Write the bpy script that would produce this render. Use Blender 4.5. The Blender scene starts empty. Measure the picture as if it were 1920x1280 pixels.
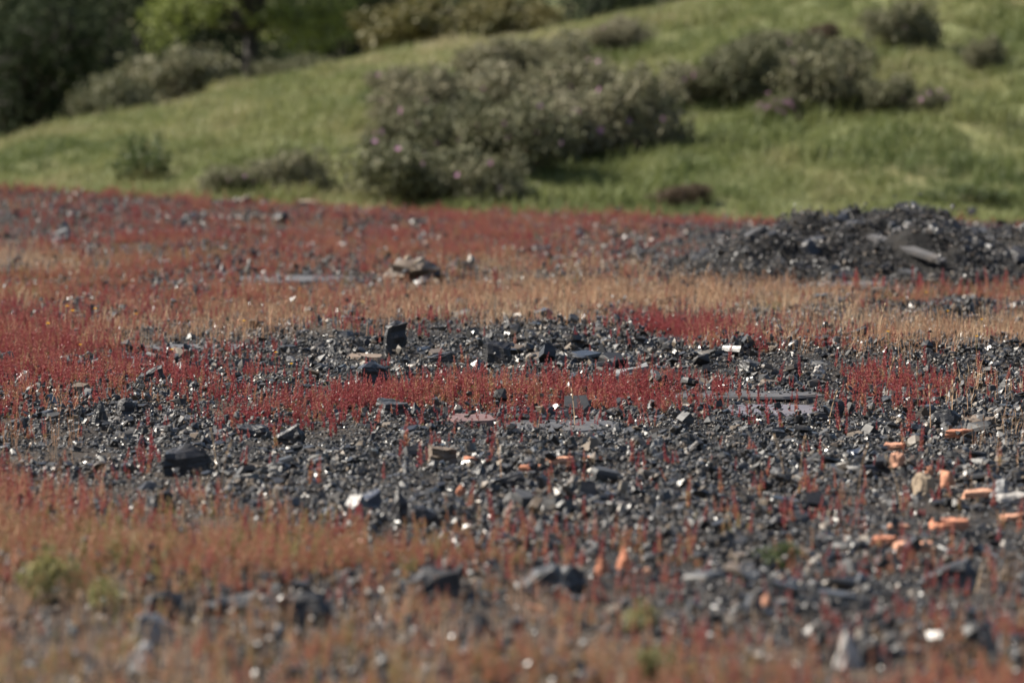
import bpy, bmesh, math, random
import numpy as np
from mathutils import Vector, Matrix, Euler

R = math.radians
SC = bpy.context.scene
COL = SC.collection
rng = np.random.default_rng(7)
random.seed(7)

# ------------------------------------------------------------------ camera, sky, sun, exposure
CH = 1.6                                   # eye height above the field
LENS, SENSOR = 200.0, 36.0
F = 1920 * LENS / SENSOR                   # focal length in photo pixels
HORIZON = 110.0
PITCH = math.atan((640 - HORIZON) / F)
FOCUS = 26.6

cam = bpy.data.cameras.new('camera')
cam.lens, cam.sensor_width = LENS, SENSOR
cam.clip_start, cam.clip_end = 0.5, 4000
cam.dof.use_dof = True
cam.dof.focus_distance = FOCUS
cam.dof.aperture_fstop = 3.4
cam.dof.aperture_blades = 0
cam_o = bpy.data.objects.new('camera', cam)
COL.objects.link(cam_o)
cam_o.location = (0, 0, CH)
cam_o.rotation_euler = (math.pi / 2 - PITCH, 0, 0)
SC.camera = cam_o

SUN_AZ, SUN_EL = R(-78), R(43)             # azimuth from the view direction, minus = left
sun_dir = Vector((math.sin(SUN_AZ) * math.cos(SUN_EL), math.cos(SUN_AZ) * math.cos(SUN_EL), math.sin(SUN_EL)))
world = bpy.data.worlds.new('World')
SC.world = world
world.use_nodes = True
wn = world.node_tree
wn.nodes.clear()
sky = wn.nodes.new('ShaderNodeTexSky')
sky.sky_type = 'NISHITA'
sky.sun_disc = False
sky.sun_elevation = SUN_EL
sky.sun_rotation = SUN_AZ
sky.dust_density = 3.0
sky.ozone_density = 0.4
bg = wn.nodes.new('ShaderNodeBackground')
bg.inputs['Strength'].default_value = 0.078
wo = wn.nodes.new('ShaderNodeOutputWorld')
wn.links.new(sky.outputs[0], bg.inputs[0])
wn.links.new(bg.outputs[0], wo.inputs[0])
sun = bpy.data.lights.new('sun', 'SUN')
sun.energy = 4.6
sun.angle = R(0.5)
sun.color = (1.0, 0.93, 0.82)
sun_o = bpy.data.objects.new('sun', sun)
COL.objects.link(sun_o)
sun_o.location = (-30, 20, 40)
sun_o.rotation_euler = sun_dir.to_track_quat('Z', 'Y').to_euler()
SC.view_settings.view_transform = 'Standard'
SC.view_settings.look = 'None'
SC.view_settings.gamma = 1
SC.view_settings.use_curve_mapping = False
SC.view_settings.exposure = 1.12
SC.cycles.use_denoising = True
SC.cycles.max_bounces = 6
SC.cycles.transparent_max_bounces = 4
SC.cycles.sample_clamp_indirect = 6

# ------------------------------------------------------------------ small tools
def sstep(a, b, x):
    t = np.clip((np.asarray(x, float) - a) / (b - a), 0, 1)
    return t * t * (3 - 2 * t)

def _hash(ix, iy, seed):
    h = (ix.astype(np.int64) * 374761393 + iy.astype(np.int64) * 668265263 + seed * 1442695041) & 0xffffffff
    h = ((h ^ (h >> 13)) * 1274126177) & 0xffffffff
    h = h ^ (h >> 16)
    return h / 4294967295.0

def vnoise(x, y, seed=0):                  # smooth value noise, -1..1
    x, y = np.asarray(x, float), np.asarray(y, float)
    ix, iy = np.floor(x), np.floor(y)
    fx, fy = x - ix, y - iy
    fx, fy = fx * fx * (3 - 2 * fx), fy * fy * (3 - 2 * fy)
    a, b = _hash(ix, iy, seed), _hash(ix + 1, iy, seed)
    c, d = _hash(ix, iy + 1, seed), _hash(ix + 1, iy + 1, seed)
    return 2 * ((a * (1 - fx) + b * fx) * (1 - fy) + (c * (1 - fx) + d * fx) * fy) - 1

def fbm(x, y, seed=0, n=3):
    s, a = 0, 1.0
    for k in range(n):
        s = s + a * vnoise(x * 2 ** k, y * 2 ** k, seed + k)
        a *= 0.5
    return s

EDGE_X = [-9, -5.2, -2.5, 0.2, 2.4, 5.2, 9]
EDGE_Z = [0.33, 0.25, 0.12, 0.00, -0.05, -0.09, -0.12]
CREST_X = [-40, -12, -7.4, -5.6, -3.77, -2, 0.3, 1.85, 7.4, 14, 40]
CREST_Z = [-0.9, -0.25, 0.20, 0.62, 1.06, 1.48, 1.80, 2.12, 3.4, 4.5, 7.0]
Y_EDGE, Y_FOOT, Y_CREST = 58.0, 61.0, 82.0

def H(x, y):                               # height of the land
    x, y = np.asarray(x, float), np.asarray(y, float)
    f = 0.030 * fbm(x / 1.6, y / 3.0, 3) + 0.015 * fbm(x / 0.32, y / 0.5, 9, 3)
    f = f + np.interp(x, EDGE_X, EDGE_Z) * sstep(48, 57.5, y)
    # low rubble banks that cross the field
    wob = 0.5 * vnoise(x / 0.9, y * 0 + 3.3, 21)
    b1 = 0.13 * sstep(0.7, 1.3, x) * sstep(27.6, 29.9 + wob * 0.5, y) * (1 - sstep(30.2 + wob * 0.5, 31.8, y))
    b2 = 0.10 * sstep(-1.9, -0.9, x) * (1 - sstep(0.5, 1.0, x)) * sstep(29.6, 32.2 + wob, y) * (1 - sstep(32.6 + wob, 34.2, y))
    b3 = 0.05 * (1 - sstep(-0.2, 0.3, x)) * sstep(16.2, 17.0, y) * (1 - sstep(17.3, 18.4, y))
    f = f + b1 + b2 + b3
    f = f * (1 - sstep(57.6, 60.5, y)) - 0.32 * sstep(58.0, 61.0, y)
    zc = np.interp(x * Y_CREST / np.clip(y, 62, 110), CREST_X, CREST_Z)
    t = np.clip((y - Y_FOOT) / (Y_CREST - Y_FOOT), 0, 1)
    hill = (zc + 0.32) * np.sin(t * math.pi / 2) ** 1.1
    drop = np.clip(y - Y_CREST, 0, None)
    hill = hill - np.minimum(0.0045 * drop ** 2, 0.25 * drop)
    hill = np.where(y > Y_CREST, np.maximum(hill, -2.0 + 0.32), hill)
    hill = hill + sstep(61, 66, y) * (0.12 * fbm(x / 2.2, y / 2.6, 31) + 0.085 * fbm(x / 0.8, y / 1.0, 35, 2))
    far = 60 * sstep(135, 700, y) + 6 * sstep(120, 240, y)
    side = 0.02 * np.clip(np.abs(x) - 14, 0, 60) * (1 - sstep(50, 70, y))
    return f + np.where(y > Y_FOOT, hill, 0) + far - side * 0.5

def Hs(x, y):
    return float(H(np.array([x]), np.array([y]))[0])

CP, SP = math.cos(PITCH), math.sin(PITCH)
def project(x, y, z):
    z = z - CH
    dep = y * CP - z * SP
    v = y * SP + z * CP
    return 960 + F * x / dep, 640 - F * v / dep

def hit(px, py, y0=11.0, y1=125.0):        # where the sight line through a photo pixel meets the land
    dx, dv = (px - 960) / F, (640 - py) / F
    d = np.array([dx, CP + dv * SP, -SP + dv * CP])
    ys = np.arange(y0, y1, 0.04)
    xs = d[0] / d[1] * ys
    zs = CH + d[2] / d[1] * ys
    below = np.nonzero(zs <= H(xs, ys))[0]
    i = below[0] if len(below) else len(ys) - 1
    return float(xs[i]), float(ys[i]), Hs(xs[i], ys[i])

def obj(name, me, parent=None, mat=None):
    o = bpy.data.objects.new(name, me)
    COL.objects.link(o)
    if parent is not None:
        o.parent = parent
    if mat is not None and not me.materials:
        me.materials.append(mat)
    return o

def empty(name, loc, rz=0.0):
    o = bpy.data.objects.new(name, None)
    COL.objects.link(o)
    o.location = loc
    o.rotation_euler = (0, 0, rz)
    o.empty_display_size = 0.05
    return o

def tag(o, label=None, cat=None, group=None, kind=None):
    if label: o['label'] = label
    if cat: o['category'] = cat
    if group: o['group'] = group
    if kind: o['kind'] = kind
    return o

def mesh(name, V, Fc, mat=None, smooth=False):
    me = bpy.data.meshes.new(name)
    me.from_pydata([tuple(v) for v in V], [], Fc)
    if mat: me.materials.append(mat)
    if smooth:
        me.polygons.foreach_set('use_smooth', [True] * len(me.polygons))
    me.update()
    return me

def qmesh(name, V, nper, mat=None):        # V: (n*nper,3) separate n-gons
    n = len(V) // nper
    me = bpy.data.meshes.new(name)
    me.vertices.add(len(V))
    me.vertices.foreach_set('co', np.asarray(V, np.float32).ravel())
    me.loops.add(len(V))
    me.loops.foreach_set('vertex_index', np.arange(len(V), dtype=np.int32))
    me.polygons.add(n)
    me.polygons.foreach_set('loop_start', np.arange(0, len(V), nper, dtype=np.int32))
    if mat: me.materials.append(mat)
    me.update()
    me.validate()
    return me

# ------------------------------------------------------------------ materials
def newmat(name):
    m = bpy.data.materials.new(name)
    m.use_nodes = True
    nt = m.node_tree
    nt.nodes.clear()
    out = nt.nodes.new('ShaderNodeOutputMaterial')
    p = nt.nodes.new('ShaderNodeBsdfPrincipled')
    nt.links.new(p.outputs[0], out.inputs[0])
    return m, nt, p, out

def N(nt, typ, **kw):
    n = nt.nodes.new(typ)
    for k, v in kw.items():
        setattr(n, k, v)
    return n

def ramp(nt, fac, stops, interp='LINEAR'):
    r = nt.nodes.new('ShaderNodeValToRGB')
    r.color_ramp.interpolation = interp
    e = r.color_ramp.elements
    while len(e) < len(stops): e.new(0.5)
    for el, (p, c) in zip(e, stops):
        el.position = p
        el.color = (*c, 1) if len(c) == 3 else c
    nt.links.new(fac, r.inputs[0])
    return r.outputs[0]

def noise(nt, scale, detail=3, vec=None, rough=0.6):
    n = nt.nodes.new('ShaderNodeTexNoise')
    n.inputs['Scale'].default_value = scale
    n.inputs['Detail'].default_value = detail
    n.inputs['Roughness'].default_value = rough
    if vec is not None: nt.links.new(vec, n.inputs['Vector'])
    return n.outputs[0]

def math_n(nt, op, a, b=None, clamp=False):
    n = N(nt, 'ShaderNodeMath', operation=op, use_clamp=clamp)
    for i, v in enumerate((a, b)):
        if v is None: continue
        if isinstance(v, (int, float)): n.inputs[i].default_value = v
        else: nt.links.new(v, n.inputs[i])
    return n.outputs[0]

def mixc(nt, fac, a, b, blend='MIX'):
    n = N(nt, 'ShaderNodeMix', data_type='RGBA', blend_type=blend)
    for s, v in ((n.inputs[0], fac), (n.inputs[6], a), (n.inputs[7], b)):
        if isinstance(v, (int, float)): s.default_value = v
        elif isinstance(v, tuple): s.default_value = (*v, 1)
        else: nt.links.new(v, s)
    return n.outputs[2]

def bump(nt, p, h, strength, dist):
    b = nt.nodes.new('ShaderNodeBump')
    b.inputs['Strength'].default_value = strength
    b.inputs['Distance'].default_value = dist
    nt.links.new(h, b.inputs['Height'])
    nt.links.new(b.outputs[0], p.inputs['Normal'])

def stone_mat(name, stops, rough=(0.22, 0.6), scale=60.0, island=True, bstr=0.5, bdist=0.004, stain=(0.13, 0.10, 0.07), stain_amt=0.25, spec=0.42):
    m, nt, p, out = newmat(name)
    oi = N(nt, 'ShaderNodeObjectInfo')
    tc = N(nt, 'ShaderNodeTexCoord')
    rnd = oi.outputs['Random']
    if island:
        ge = N(nt, 'ShaderNodeNewGeometry')
        rnd = math_n(nt, 'FRACT', math_n(nt, 'ADD', rnd, ge.outputs['Random Per Island']))
    c = ramp(nt, rnd, stops)
    n1 = noise(nt, scale, 4, tc.outputs['Object'])
    v = math_n(nt, 'ADD', math_n(nt, 'MULTIPLY', n1, 0.9), 0.55)
    c = mixc(nt, 1.0, c, v, 'MULTIPLY')
    n2 = noise(nt, scale * 0.25, 3, tc.outputs['Object'])
    c = mixc(nt, math_n(nt, 'MULTIPLY', math_n(nt, 'GREATER_THAN', n2, 0.60), stain_amt), c, stain)
    nt.links.new(c, p.inputs['Base Color'])
    r2 = math_n(nt, 'FRACT', math_n(nt, 'MULTIPLY', rnd, 37.7))
    r3 = math_n(nt, 'ADD', math_n(nt, 'MULTIPLY', r2, rough[1] - rough[0]), rough[0])
    r3 = math_n(nt, 'ADD', r3, math_n(nt, 'MULTIPLY', math_n(nt, 'SUBTRACT', n1, 0.5), 0.25), True)
    nt.links.new(r3, p.inputs['Roughness'])
    p.inputs['Specular IOR Level'].default_value = spec
    # slaty cleavage: fine layers across the local z
    mp = N(nt, 'ShaderNodeMapping')
    mp.inputs['Scale'].default_value = (0.35, 0.35, 2.2)
    nt.links.new(tc.outputs['Object'], mp.inputs[0])
    lay = noise(nt, scale * 1.4, 3, mp.outputs[0])
    bump(nt, p, math_n(nt, 'ADD', lay, math_n(nt, 'MULTIPLY', n1, 0.5)), bstr, bdist)
    return m

SL = (0.030, 0.034, 0.041)
SLATE_STOPS = [(0.0, (0.012, 0.012, 0.013)), (0.35, (0.021, 0.0215, 0.0225)), (0.60, (0.035, 0.0355, 0.037)), (0.76, (0.059, 0.060, 0.061)),
               (0.85, (0.058, 0.050, 0.042)), (0.92, (0.098, 0.076, 0.055)), (0.97, (0.13, 0.10, 0.072)), (1.0, (0.17, 0.15, 0.125))]
M_slate = stone_mat('slate_chips', SLATE_STOPS, (0.25, 0.65), 45)
M_slate1 = stone_mat('slate_rock', [(0, (0.022, 0.023, 0.025)), (0.6, (0.040, 0.041, 0.043)), (1, (0.066, 0.066, 0.067))], (0.32, 0.55), 40, island=False, bstr=.9, bdist=.006)
M_dark = stone_mat('dark_slate', [(0, (0.016, 0.016, 0.018)), (1, (0.028, 0.028, 0.030))], (0.35, 0.6), 40, island=False, bstr=.9, bdist=.006)
M_blue = stone_mat('bluish_slate', [(0, (0.030, 0.036, 0.055)), (1, (0.045, 0.054, 0.075))], (0.25, 0.4), 35, island=False, stain_amt=0)
M_grey = stone_mat('grey_stone', [(0, (0.12, 0.125, 0.13)), (1, (0.18, 0.18, 0.18))], (0.45, 0.65), 40, island=False)
M_pale = stone_mat('pale_stone', [(0, (0.30, 0.28, 0.26)), (1, (0.42, 0.40, 0.37))], (0.6, 0.8), 40, island=False)
M_beige = stone_mat('beige_stone', [(0, (0.24, 0.185, 0.13)), (1, (0.33, 0.26, 0.18))], (0.6, 0.85), 40, island=False)
M_brown = stone_mat('brown_stone', [(0, (0.10, 0.075, 0.055)), (1, (0.17, 0.125, 0.09))], (0.5, 0.75), 40, island=False)
M_lilac = stone_mat('lilac_slate', [(0, (0.090, 0.082, 0.098)), (1, (0.105, 0.096, 0.113))], (0.65, 0.75), 18, island=False, bstr=0.35, stain_amt=0.15)
M_maroon = stone_mat('maroon_slate', [(0, (0.125, 0.072, 0.068)), (1, (0.14, 0.082, 0.078))], (0.65, 0.75), 18, island=False, bstr=0.3, stain_amt=0.15)
M_slab = stone_mat('grey_slab', [(0, (0.048, 0.047, 0.049)), (1, (0.075, 0.073, 0.075))], (0.62, 0.75), 18, island=False, bstr=0.35, stain_amt=0.2)
M_brick = stone_mat('brick', [(0, (0.33, 0.125, 0.07)), (0.6, (0.42, 0.18, 0.105)), (1, (0.48, 0.26, 0.17))], (0.8, 0.95), 55, island=False, bstr=0.8, stain=(0.16, 0.11, 0.08), stain_amt=0.55)
M_moss = stone_mat('mossy_stone', [(0, (0.045, 0.055, 0.025)), (1, (0.07, 0.085, 0.035))], (0.8, 0.95), 25, island=False, stain=(0.05, 0.05, 0.05), stain_amt=0.5)

def leaf_mat(name, stops, trans=0.35, rough=0.55, attr=None, island=0.25, spec=0.3):
    """thin foliage: colour from a per-plant 'hue' or the object random, some light through it"""
    m, nt, p, out = newmat(name)
    if attr:
        a = N(nt, 'ShaderNodeAttribute', attribute_type='INSTANCER', attribute_name=attr)
        f = a.outputs['Fac']
    else:
        f = N(nt, 'ShaderNodeObjectInfo').outputs['Random']
    ge = N(nt, 'ShaderNodeNewGeometry')
    f = math_n(nt, 'ADD', f, math_n(nt, 'MULTIPLY', math_n(nt, 'SUBTRACT', ge.outputs['Random Per Island'], 0.5), island), True)
    c = ramp(nt, f, stops)
    nt.links.new(c, p.inputs['Base Color'])
    p.inputs['Roughness'].default_value = rough
    p.inputs['Specular IOR Level'].default_value = spec
    t = N(nt, 'ShaderNodeBsdfTranslucent')
    nt.links.new(c, t.inputs[0])
    mx = N(nt, 'ShaderNodeMixShader')
    mx.inputs[0].default_value = trans
    nt.links.new(p.outputs[0], mx.inputs[1])
    nt.links.new(t.outputs[0], mx.inputs[2])
    nt.links.new(mx.outputs[0], out.inputs[0])
    return m

RED = [(0.0, (0.385, 0.080, 0.094)), (0.25, (0.44, 0.155, 0.150)), (0.5, (0.50, 0.245, 0.175)), (0.72, (0.53, 0.335, 0.21)), (0.9, (0.46, 0.355, 0.20)), (1.0, (0.33, 0.32, 0.13))]
M_spike = leaf_mat('dock_seeds', RED, 0.5, 0.42, 'hue', 0.55, .5)
M_stem = leaf_mat('dock_stem', [(0.0, (0.25, 0.05, 0.04)), (0.5, (0.30, 0.12, 0.06)), (1.0, (0.22, 0.20, 0.07))], 0.15, 0.5, 'hue', 0.3)
M_dockleaf = leaf_mat('dock_leaf', [(0.0, (0.16, 0.13, 0.05)), (0.5, (0.22, 0.09, 0.05)), (1.0, (0.12, 0.15, 0.05))], 0.3, 0.5, 'hue', 0.6)
M_straw = leaf_mat('straw', [(0.0, (0.38, 0.19, 0.11)), (0.5, (0.44, 0.28, 0.17)), (1.0, (0.52, 0.40, 0.26))], 0.3, 0.6, 'hue', 0.5)
M_grass = leaf_mat('meadow_grass', [(0.0, (0.053, 0.076, 0.026)), (0.3, (0.109, 0.137, 0.044)), (0.6, (0.174, 0.193, 0.071)), (0.8, (0.240, 0.232, 0.104)), (1.0, (0.33, 0.292, 0.165))], 0.35, 0.6, 'hue', 0.25)
M_cistus = leaf_mat('cistus_leaf', [(0.0, (0.085, 0.090, 0.046)), (0.5, (0.150, 0.148, 0.082)), (1.0, (0.225, 0.205, 0.135))], 0.25, 0.7, None, 0.8)
M_dull = leaf_mat('brown_shrub_leaf', [(0.0, (0.085, 0.060, 0.038)), (1.0, (0.15, 0.105, 0.07))], 0.2, 0.7, None, 0.8)
M_weed = leaf_mat('weed_leaf', [(0.0, (0.040, 0.058, 0.020)), (1.0, (0.085, 0.11, 0.038))], 0.3, 0.6, None, 0.8)
M_olive = leaf_mat('olive_weed', [(0.0, (0.14, 0.15, 0.05)), (1.0, (0.24, 0.22, 0.09))], 0.3, 0.6, None, 0.8)
M_treedark = leaf_mat('dark_tree_leaf', [(0.0, (0.020, 0.030, 0.014)), (1.0, (0.072, 0.084, 0.042))], 0.2, 0.8, None, 0.8, .1)
M_treelight = leaf_mat('light_tree_leaf', [(0.0, (0.075, 0.105, 0.025)), (1.0, (0.18, 0.21, 0.05))], 0.35, 0.6, None, 0.8)
M_treeolive = leaf_mat('olive_tree_leaf', [(0.0, (0.08, 0.08, 0.028)), (1.0, (0.17, 0.145, 0.055))], 0.25, 0.6, None, 0.8)
M_pink = leaf_mat('pink_petal', [(0.0, (0.36, 0.16, 0.28)), (1.0, (0.45, 0.25, 0.37))], 0.3, 0.6, None, 0.5)
M_yellow = leaf_mat('yellow_petal', [(0.0, (0.75, 0.42, 0.02)), (1.0, (0.80, 0.52, 0.04))], 0.3, 0.6, None, 0.3)
M_white = leaf_mat('white_scrap', [(0.0, (0.7, 0.69, 0.66)), (1.0, (0.78, 0.77, 0.75))], 0.3, 0.5, None, 0.2)

def simple_mat(name, col, rough=0.8, var=0.5, scale=8):
    m, nt, p, out = newmat(name)
    tc = N(nt, 'ShaderNodeTexCoord')
    n1 = noise(nt, scale, 4, tc.outputs['Object'])
    v = math_n(nt, 'ADD', math_n(nt, 'MULTIPLY', n1, var * 2), 1 - var)
    nt.links.new(mixc(nt, 1.0, col, v, 'MULTIPLY'), p.inputs['Base Color'])
    p.inputs['Roughness'].default_value = rough
    bump(nt, p, n1, 0.6, 0.02)
    return m
M_bark = simple_mat('bark', (0.022, 0.017, 0.014))
M_twig = simple_mat('twig', (0.10, 0.075, 0.055), 0.8, 0.4, 30)

def ground_mat():
    m, nt, p, out = newmat('slate_soil')
    ge = N(nt, 'ShaderNodeNewGeometry')
    pos = ge.outputs['Position']
    veg = N(nt, 'ShaderNodeAttribute', attribute_type='GEOMETRY', attribute_name='veg').outputs['Fac']
    n1 = noise(nt, 9, 5, pos)
    n2 = noise(nt, 60, 4, pos)
    base = ramp(nt, n1, [(0.3, (0.015, 0.015, 0.015)), (0.55, (0.027, 0.026, 0.025)), (0.75, (0.050, 0.043, 0.036))])
    soil = ramp(nt, n1, [(0.3, (0.060, 0.045, 0.034)), (0.7, (0.13, 0.092, 0.064))])
    c = mixc(nt, math_n(nt, 'MULTIPLY', veg, 0.8, True), base, soil)
    c = mixc(nt, 1.0, c, math_n(nt, 'ADD', math_n(nt, 'MULTIPLY', n2, 1.0), 0.5), 'MULTIPLY')
    nt.links.new(c, p.inputs['Base Color'])
    p.inputs['Roughness'].default_value = 0.9
    p.inputs['Specular IOR Level'].default_value = 0.15
    bump(nt, p, n2, 1.0, 0.02)
    return m
M_ground = ground_mat()

def hill_mat():
    m, nt, p, out = newmat('hill_turf')
    ge = N(nt, 'ShaderNodeNewGeometry')
    pos = ge.outputs['Position']
    n1 = noise(nt, 0.6, 4, pos)
    n2 = noise(nt, 7, 4, pos)
    c = ramp(nt, n1, [(0.3, (0.060, 0.080, 0.022)), (0.5, (0.105, 0.115, 0.038)), (0.7, (0.16, 0.14, 0.058))])
    c = mixc(nt, 1.0, c, math_n(nt, 'ADD', math_n(nt, 'MULTIPLY', n2, 1.0), 0.5), 'MULTIPLY')
    nt.links.new(c, p.inputs['Base Color'])
    p.inputs['Roughness'].default_value = 0.9
    bump(nt, p, n2, 0.8, 0.05)
    return m
M_hill = hill_mat()

# ------------------------------------------------------------------ what grows where (read off the photo in rows, kept as ground cover)
COLX = np.arange(0, 1921, 120.0)           # 17 columns
ROWS = {                                    # photo row: (red dock 0-9, dry grass 0-9)
 350: ('55555555566666655', '00000000000000000'),
 400: ('44443444555555544', '00000000000000000'),
 440: ('33455555543211111', '00000000001100000'),
 470: ('44444445543211111', '31000001111110000'),
 492: ('22455554433211111', '55200001222211000'),
 520: ('66653223443211123', '11111001222211111'),
 550: ('66666655422334455', '11111235788753211'),
 580: ('45544443334432112', '12344446554432113'),
 610: ('87433211117742222', '33456300000134566'),
 635: ('88622110111665212', '11320000000123666'),
 660: ('77732111111111111', '11000000000000000'),
 690: ('66643211222111532', '00000000000000011'),
 720: ('66643357989532742', '00000000000000022'),
 750: ('66666789996421532', '11000000000000012'),
 775: ('54235622542111121', '10001000000000011'),
 810: ('22111111111111122', '11000000000000012'),
 850: ('22211111111111122', '21000000000000012'),
 890: ('32221111122122222', '22100000000000001'),
 925: ('63322211222222222', '42110000000000001'),
 950: ('86543222222222222', '53211000000000000'),
 1000: ('89877644432222222', '33222110000000000'),
 1050: ('79998865432222221', '44322211000000000'),
 1090: ('57766543332222222', '44322221100000011'),
 1125: ('44322333333333333', '32211122111000111'),
 1160: ('44333344444444444', '32222222211111111'),
 1200: ('55444555555555555', '33322222222222211'),
 1240: ('66555555666666666', '33333333333322222'),
 1300: ('66666666667777777', '33333333333322222'),
}
RY = np.array(sorted(ROWS), float)
GR = np.array([[int(c) for c in ROWS[int(r)][0]] for r in RY], float)
GT = np.array([[int(c) for c in ROWS[int(r)][1]] for r in RY], float)
def bil(G, px, py):
    px = np.clip(px, 0, 1919.9)
    py = np.clip(py, RY[0], RY[-1] - 0.01)
    j = np.clip(np.searchsorted(RY, py, side='right') - 1, 0, len(RY) - 2)
    fy = (py - RY[j]) / (RY[j + 1] - RY[j])
    i = np.floor(px / 120).astype(int)
    fx = px / 120 - i
    return (G[j, i] * (1 - fx) + G[j, i + 1] * fx) * (1 - fy) + (G[j + 1, i] * (1 - fx) + G[j + 1, i + 1] * fx) * fy

def cover(x, y, plant=0.05):
    """red, straw cover 0..1 at ground points; sampled where the middle of the plant shows"""
    z = H(x, y)
    px, py = project(x, y, z + plant)
    jx = 60 * fbm(x / 0.5, y / 1.4, 51, 2)
    jy = (py - 100) * 0.018 * fbm(x / 0.35, y / 0.9, 61, 2)
    r = bil(GR, px + jx, py + jy) / 9
    t = bil(GT, px + jx, py + jy) / 9
    return np.clip(r + 0.12 * fbm(x / 0.25, y / 0.5, 71, 2) * (r > 0.02), 0, 1), np.clip(t + 0.1 * fbm(x / 0.25, y / 0.5, 77, 2) * (t > 0.02), 0, 1)

# ------------------------------------------------------------------ land
def axis(segs):
    out = []
    for a, b, s in segs:
        out += list(np.arange(a, b - 1e-6, s))
    return np.array(out + [segs[-1][1]])
gx = axis([(-900, -200, 100), (-200, -40, 20), (-40, -12, 2), (-12, -6.5, 0.3), (-6.5, 6.5, 0.065), (6.5, 12, 0.3), (12, 40, 2), (40, 200, 20), (200, 900, 100)])
gy1 = axis([(-40, 4, 4), (4, 12, 0.5), (12, 40, 0.09), (40, 58.4, 0.2)])
gy2 = axis([(58.4, 62, 0.3), (62, 92, 0.4), (92, 140, 2), (140, 900, 40), (900, 2600, 170)])
def sheet(name, gy, mat, veg):
    X, Y = np.meshgrid(gx, gy)
    Z = H(X, Y)
    nx, ny = len(gx), len(gy)
    me = bpy.data.meshes.new(name)
    co = np.stack([X, Y, Z], -1).reshape(-1, 3)
    me.vertices.add(len(co))
    me.vertices.foreach_set('co', co.astype(np.float32).ravel())
    i = (np.arange(ny - 1)[:, None] * nx + np.arange(nx - 1)[None, :]).ravel()
    q = np.stack([i, i + 1, i + nx + 1, i + nx], -1).astype(np.int32)
    me.loops.add(q.size)
    me.loops.foreach_set('vertex_index', q.ravel())
    me.polygons.add(len(q))
    me.polygons.foreach_set('loop_start', np.arange(0, q.size, 4, dtype=np.int32))
    me.polygons.foreach_set('use_smooth', np.ones(len(q), bool))
    if veg:
        r, t = cover(X.ravel(), Y.ravel(), 0.03)
        at = me.attributes.new('veg', 'FLOAT', 'POINT')
        at.data.foreach_set('value', np.clip(r + t, 0, 1).astype(np.float32))
    me.materials.append(mat)
    me.update()
    me.validate()
    return obj(name, me)
field = sheet('slate_field', gy1, M_ground, True)
hill = sheet('grassy_hill', gy2, M_hill, False)
tag(field, 'flat waste ground of dark slate rubble and brown soil', kind='structure')
tag(hill, 'green grassy hillside rising to the right', kind='structure')

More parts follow.
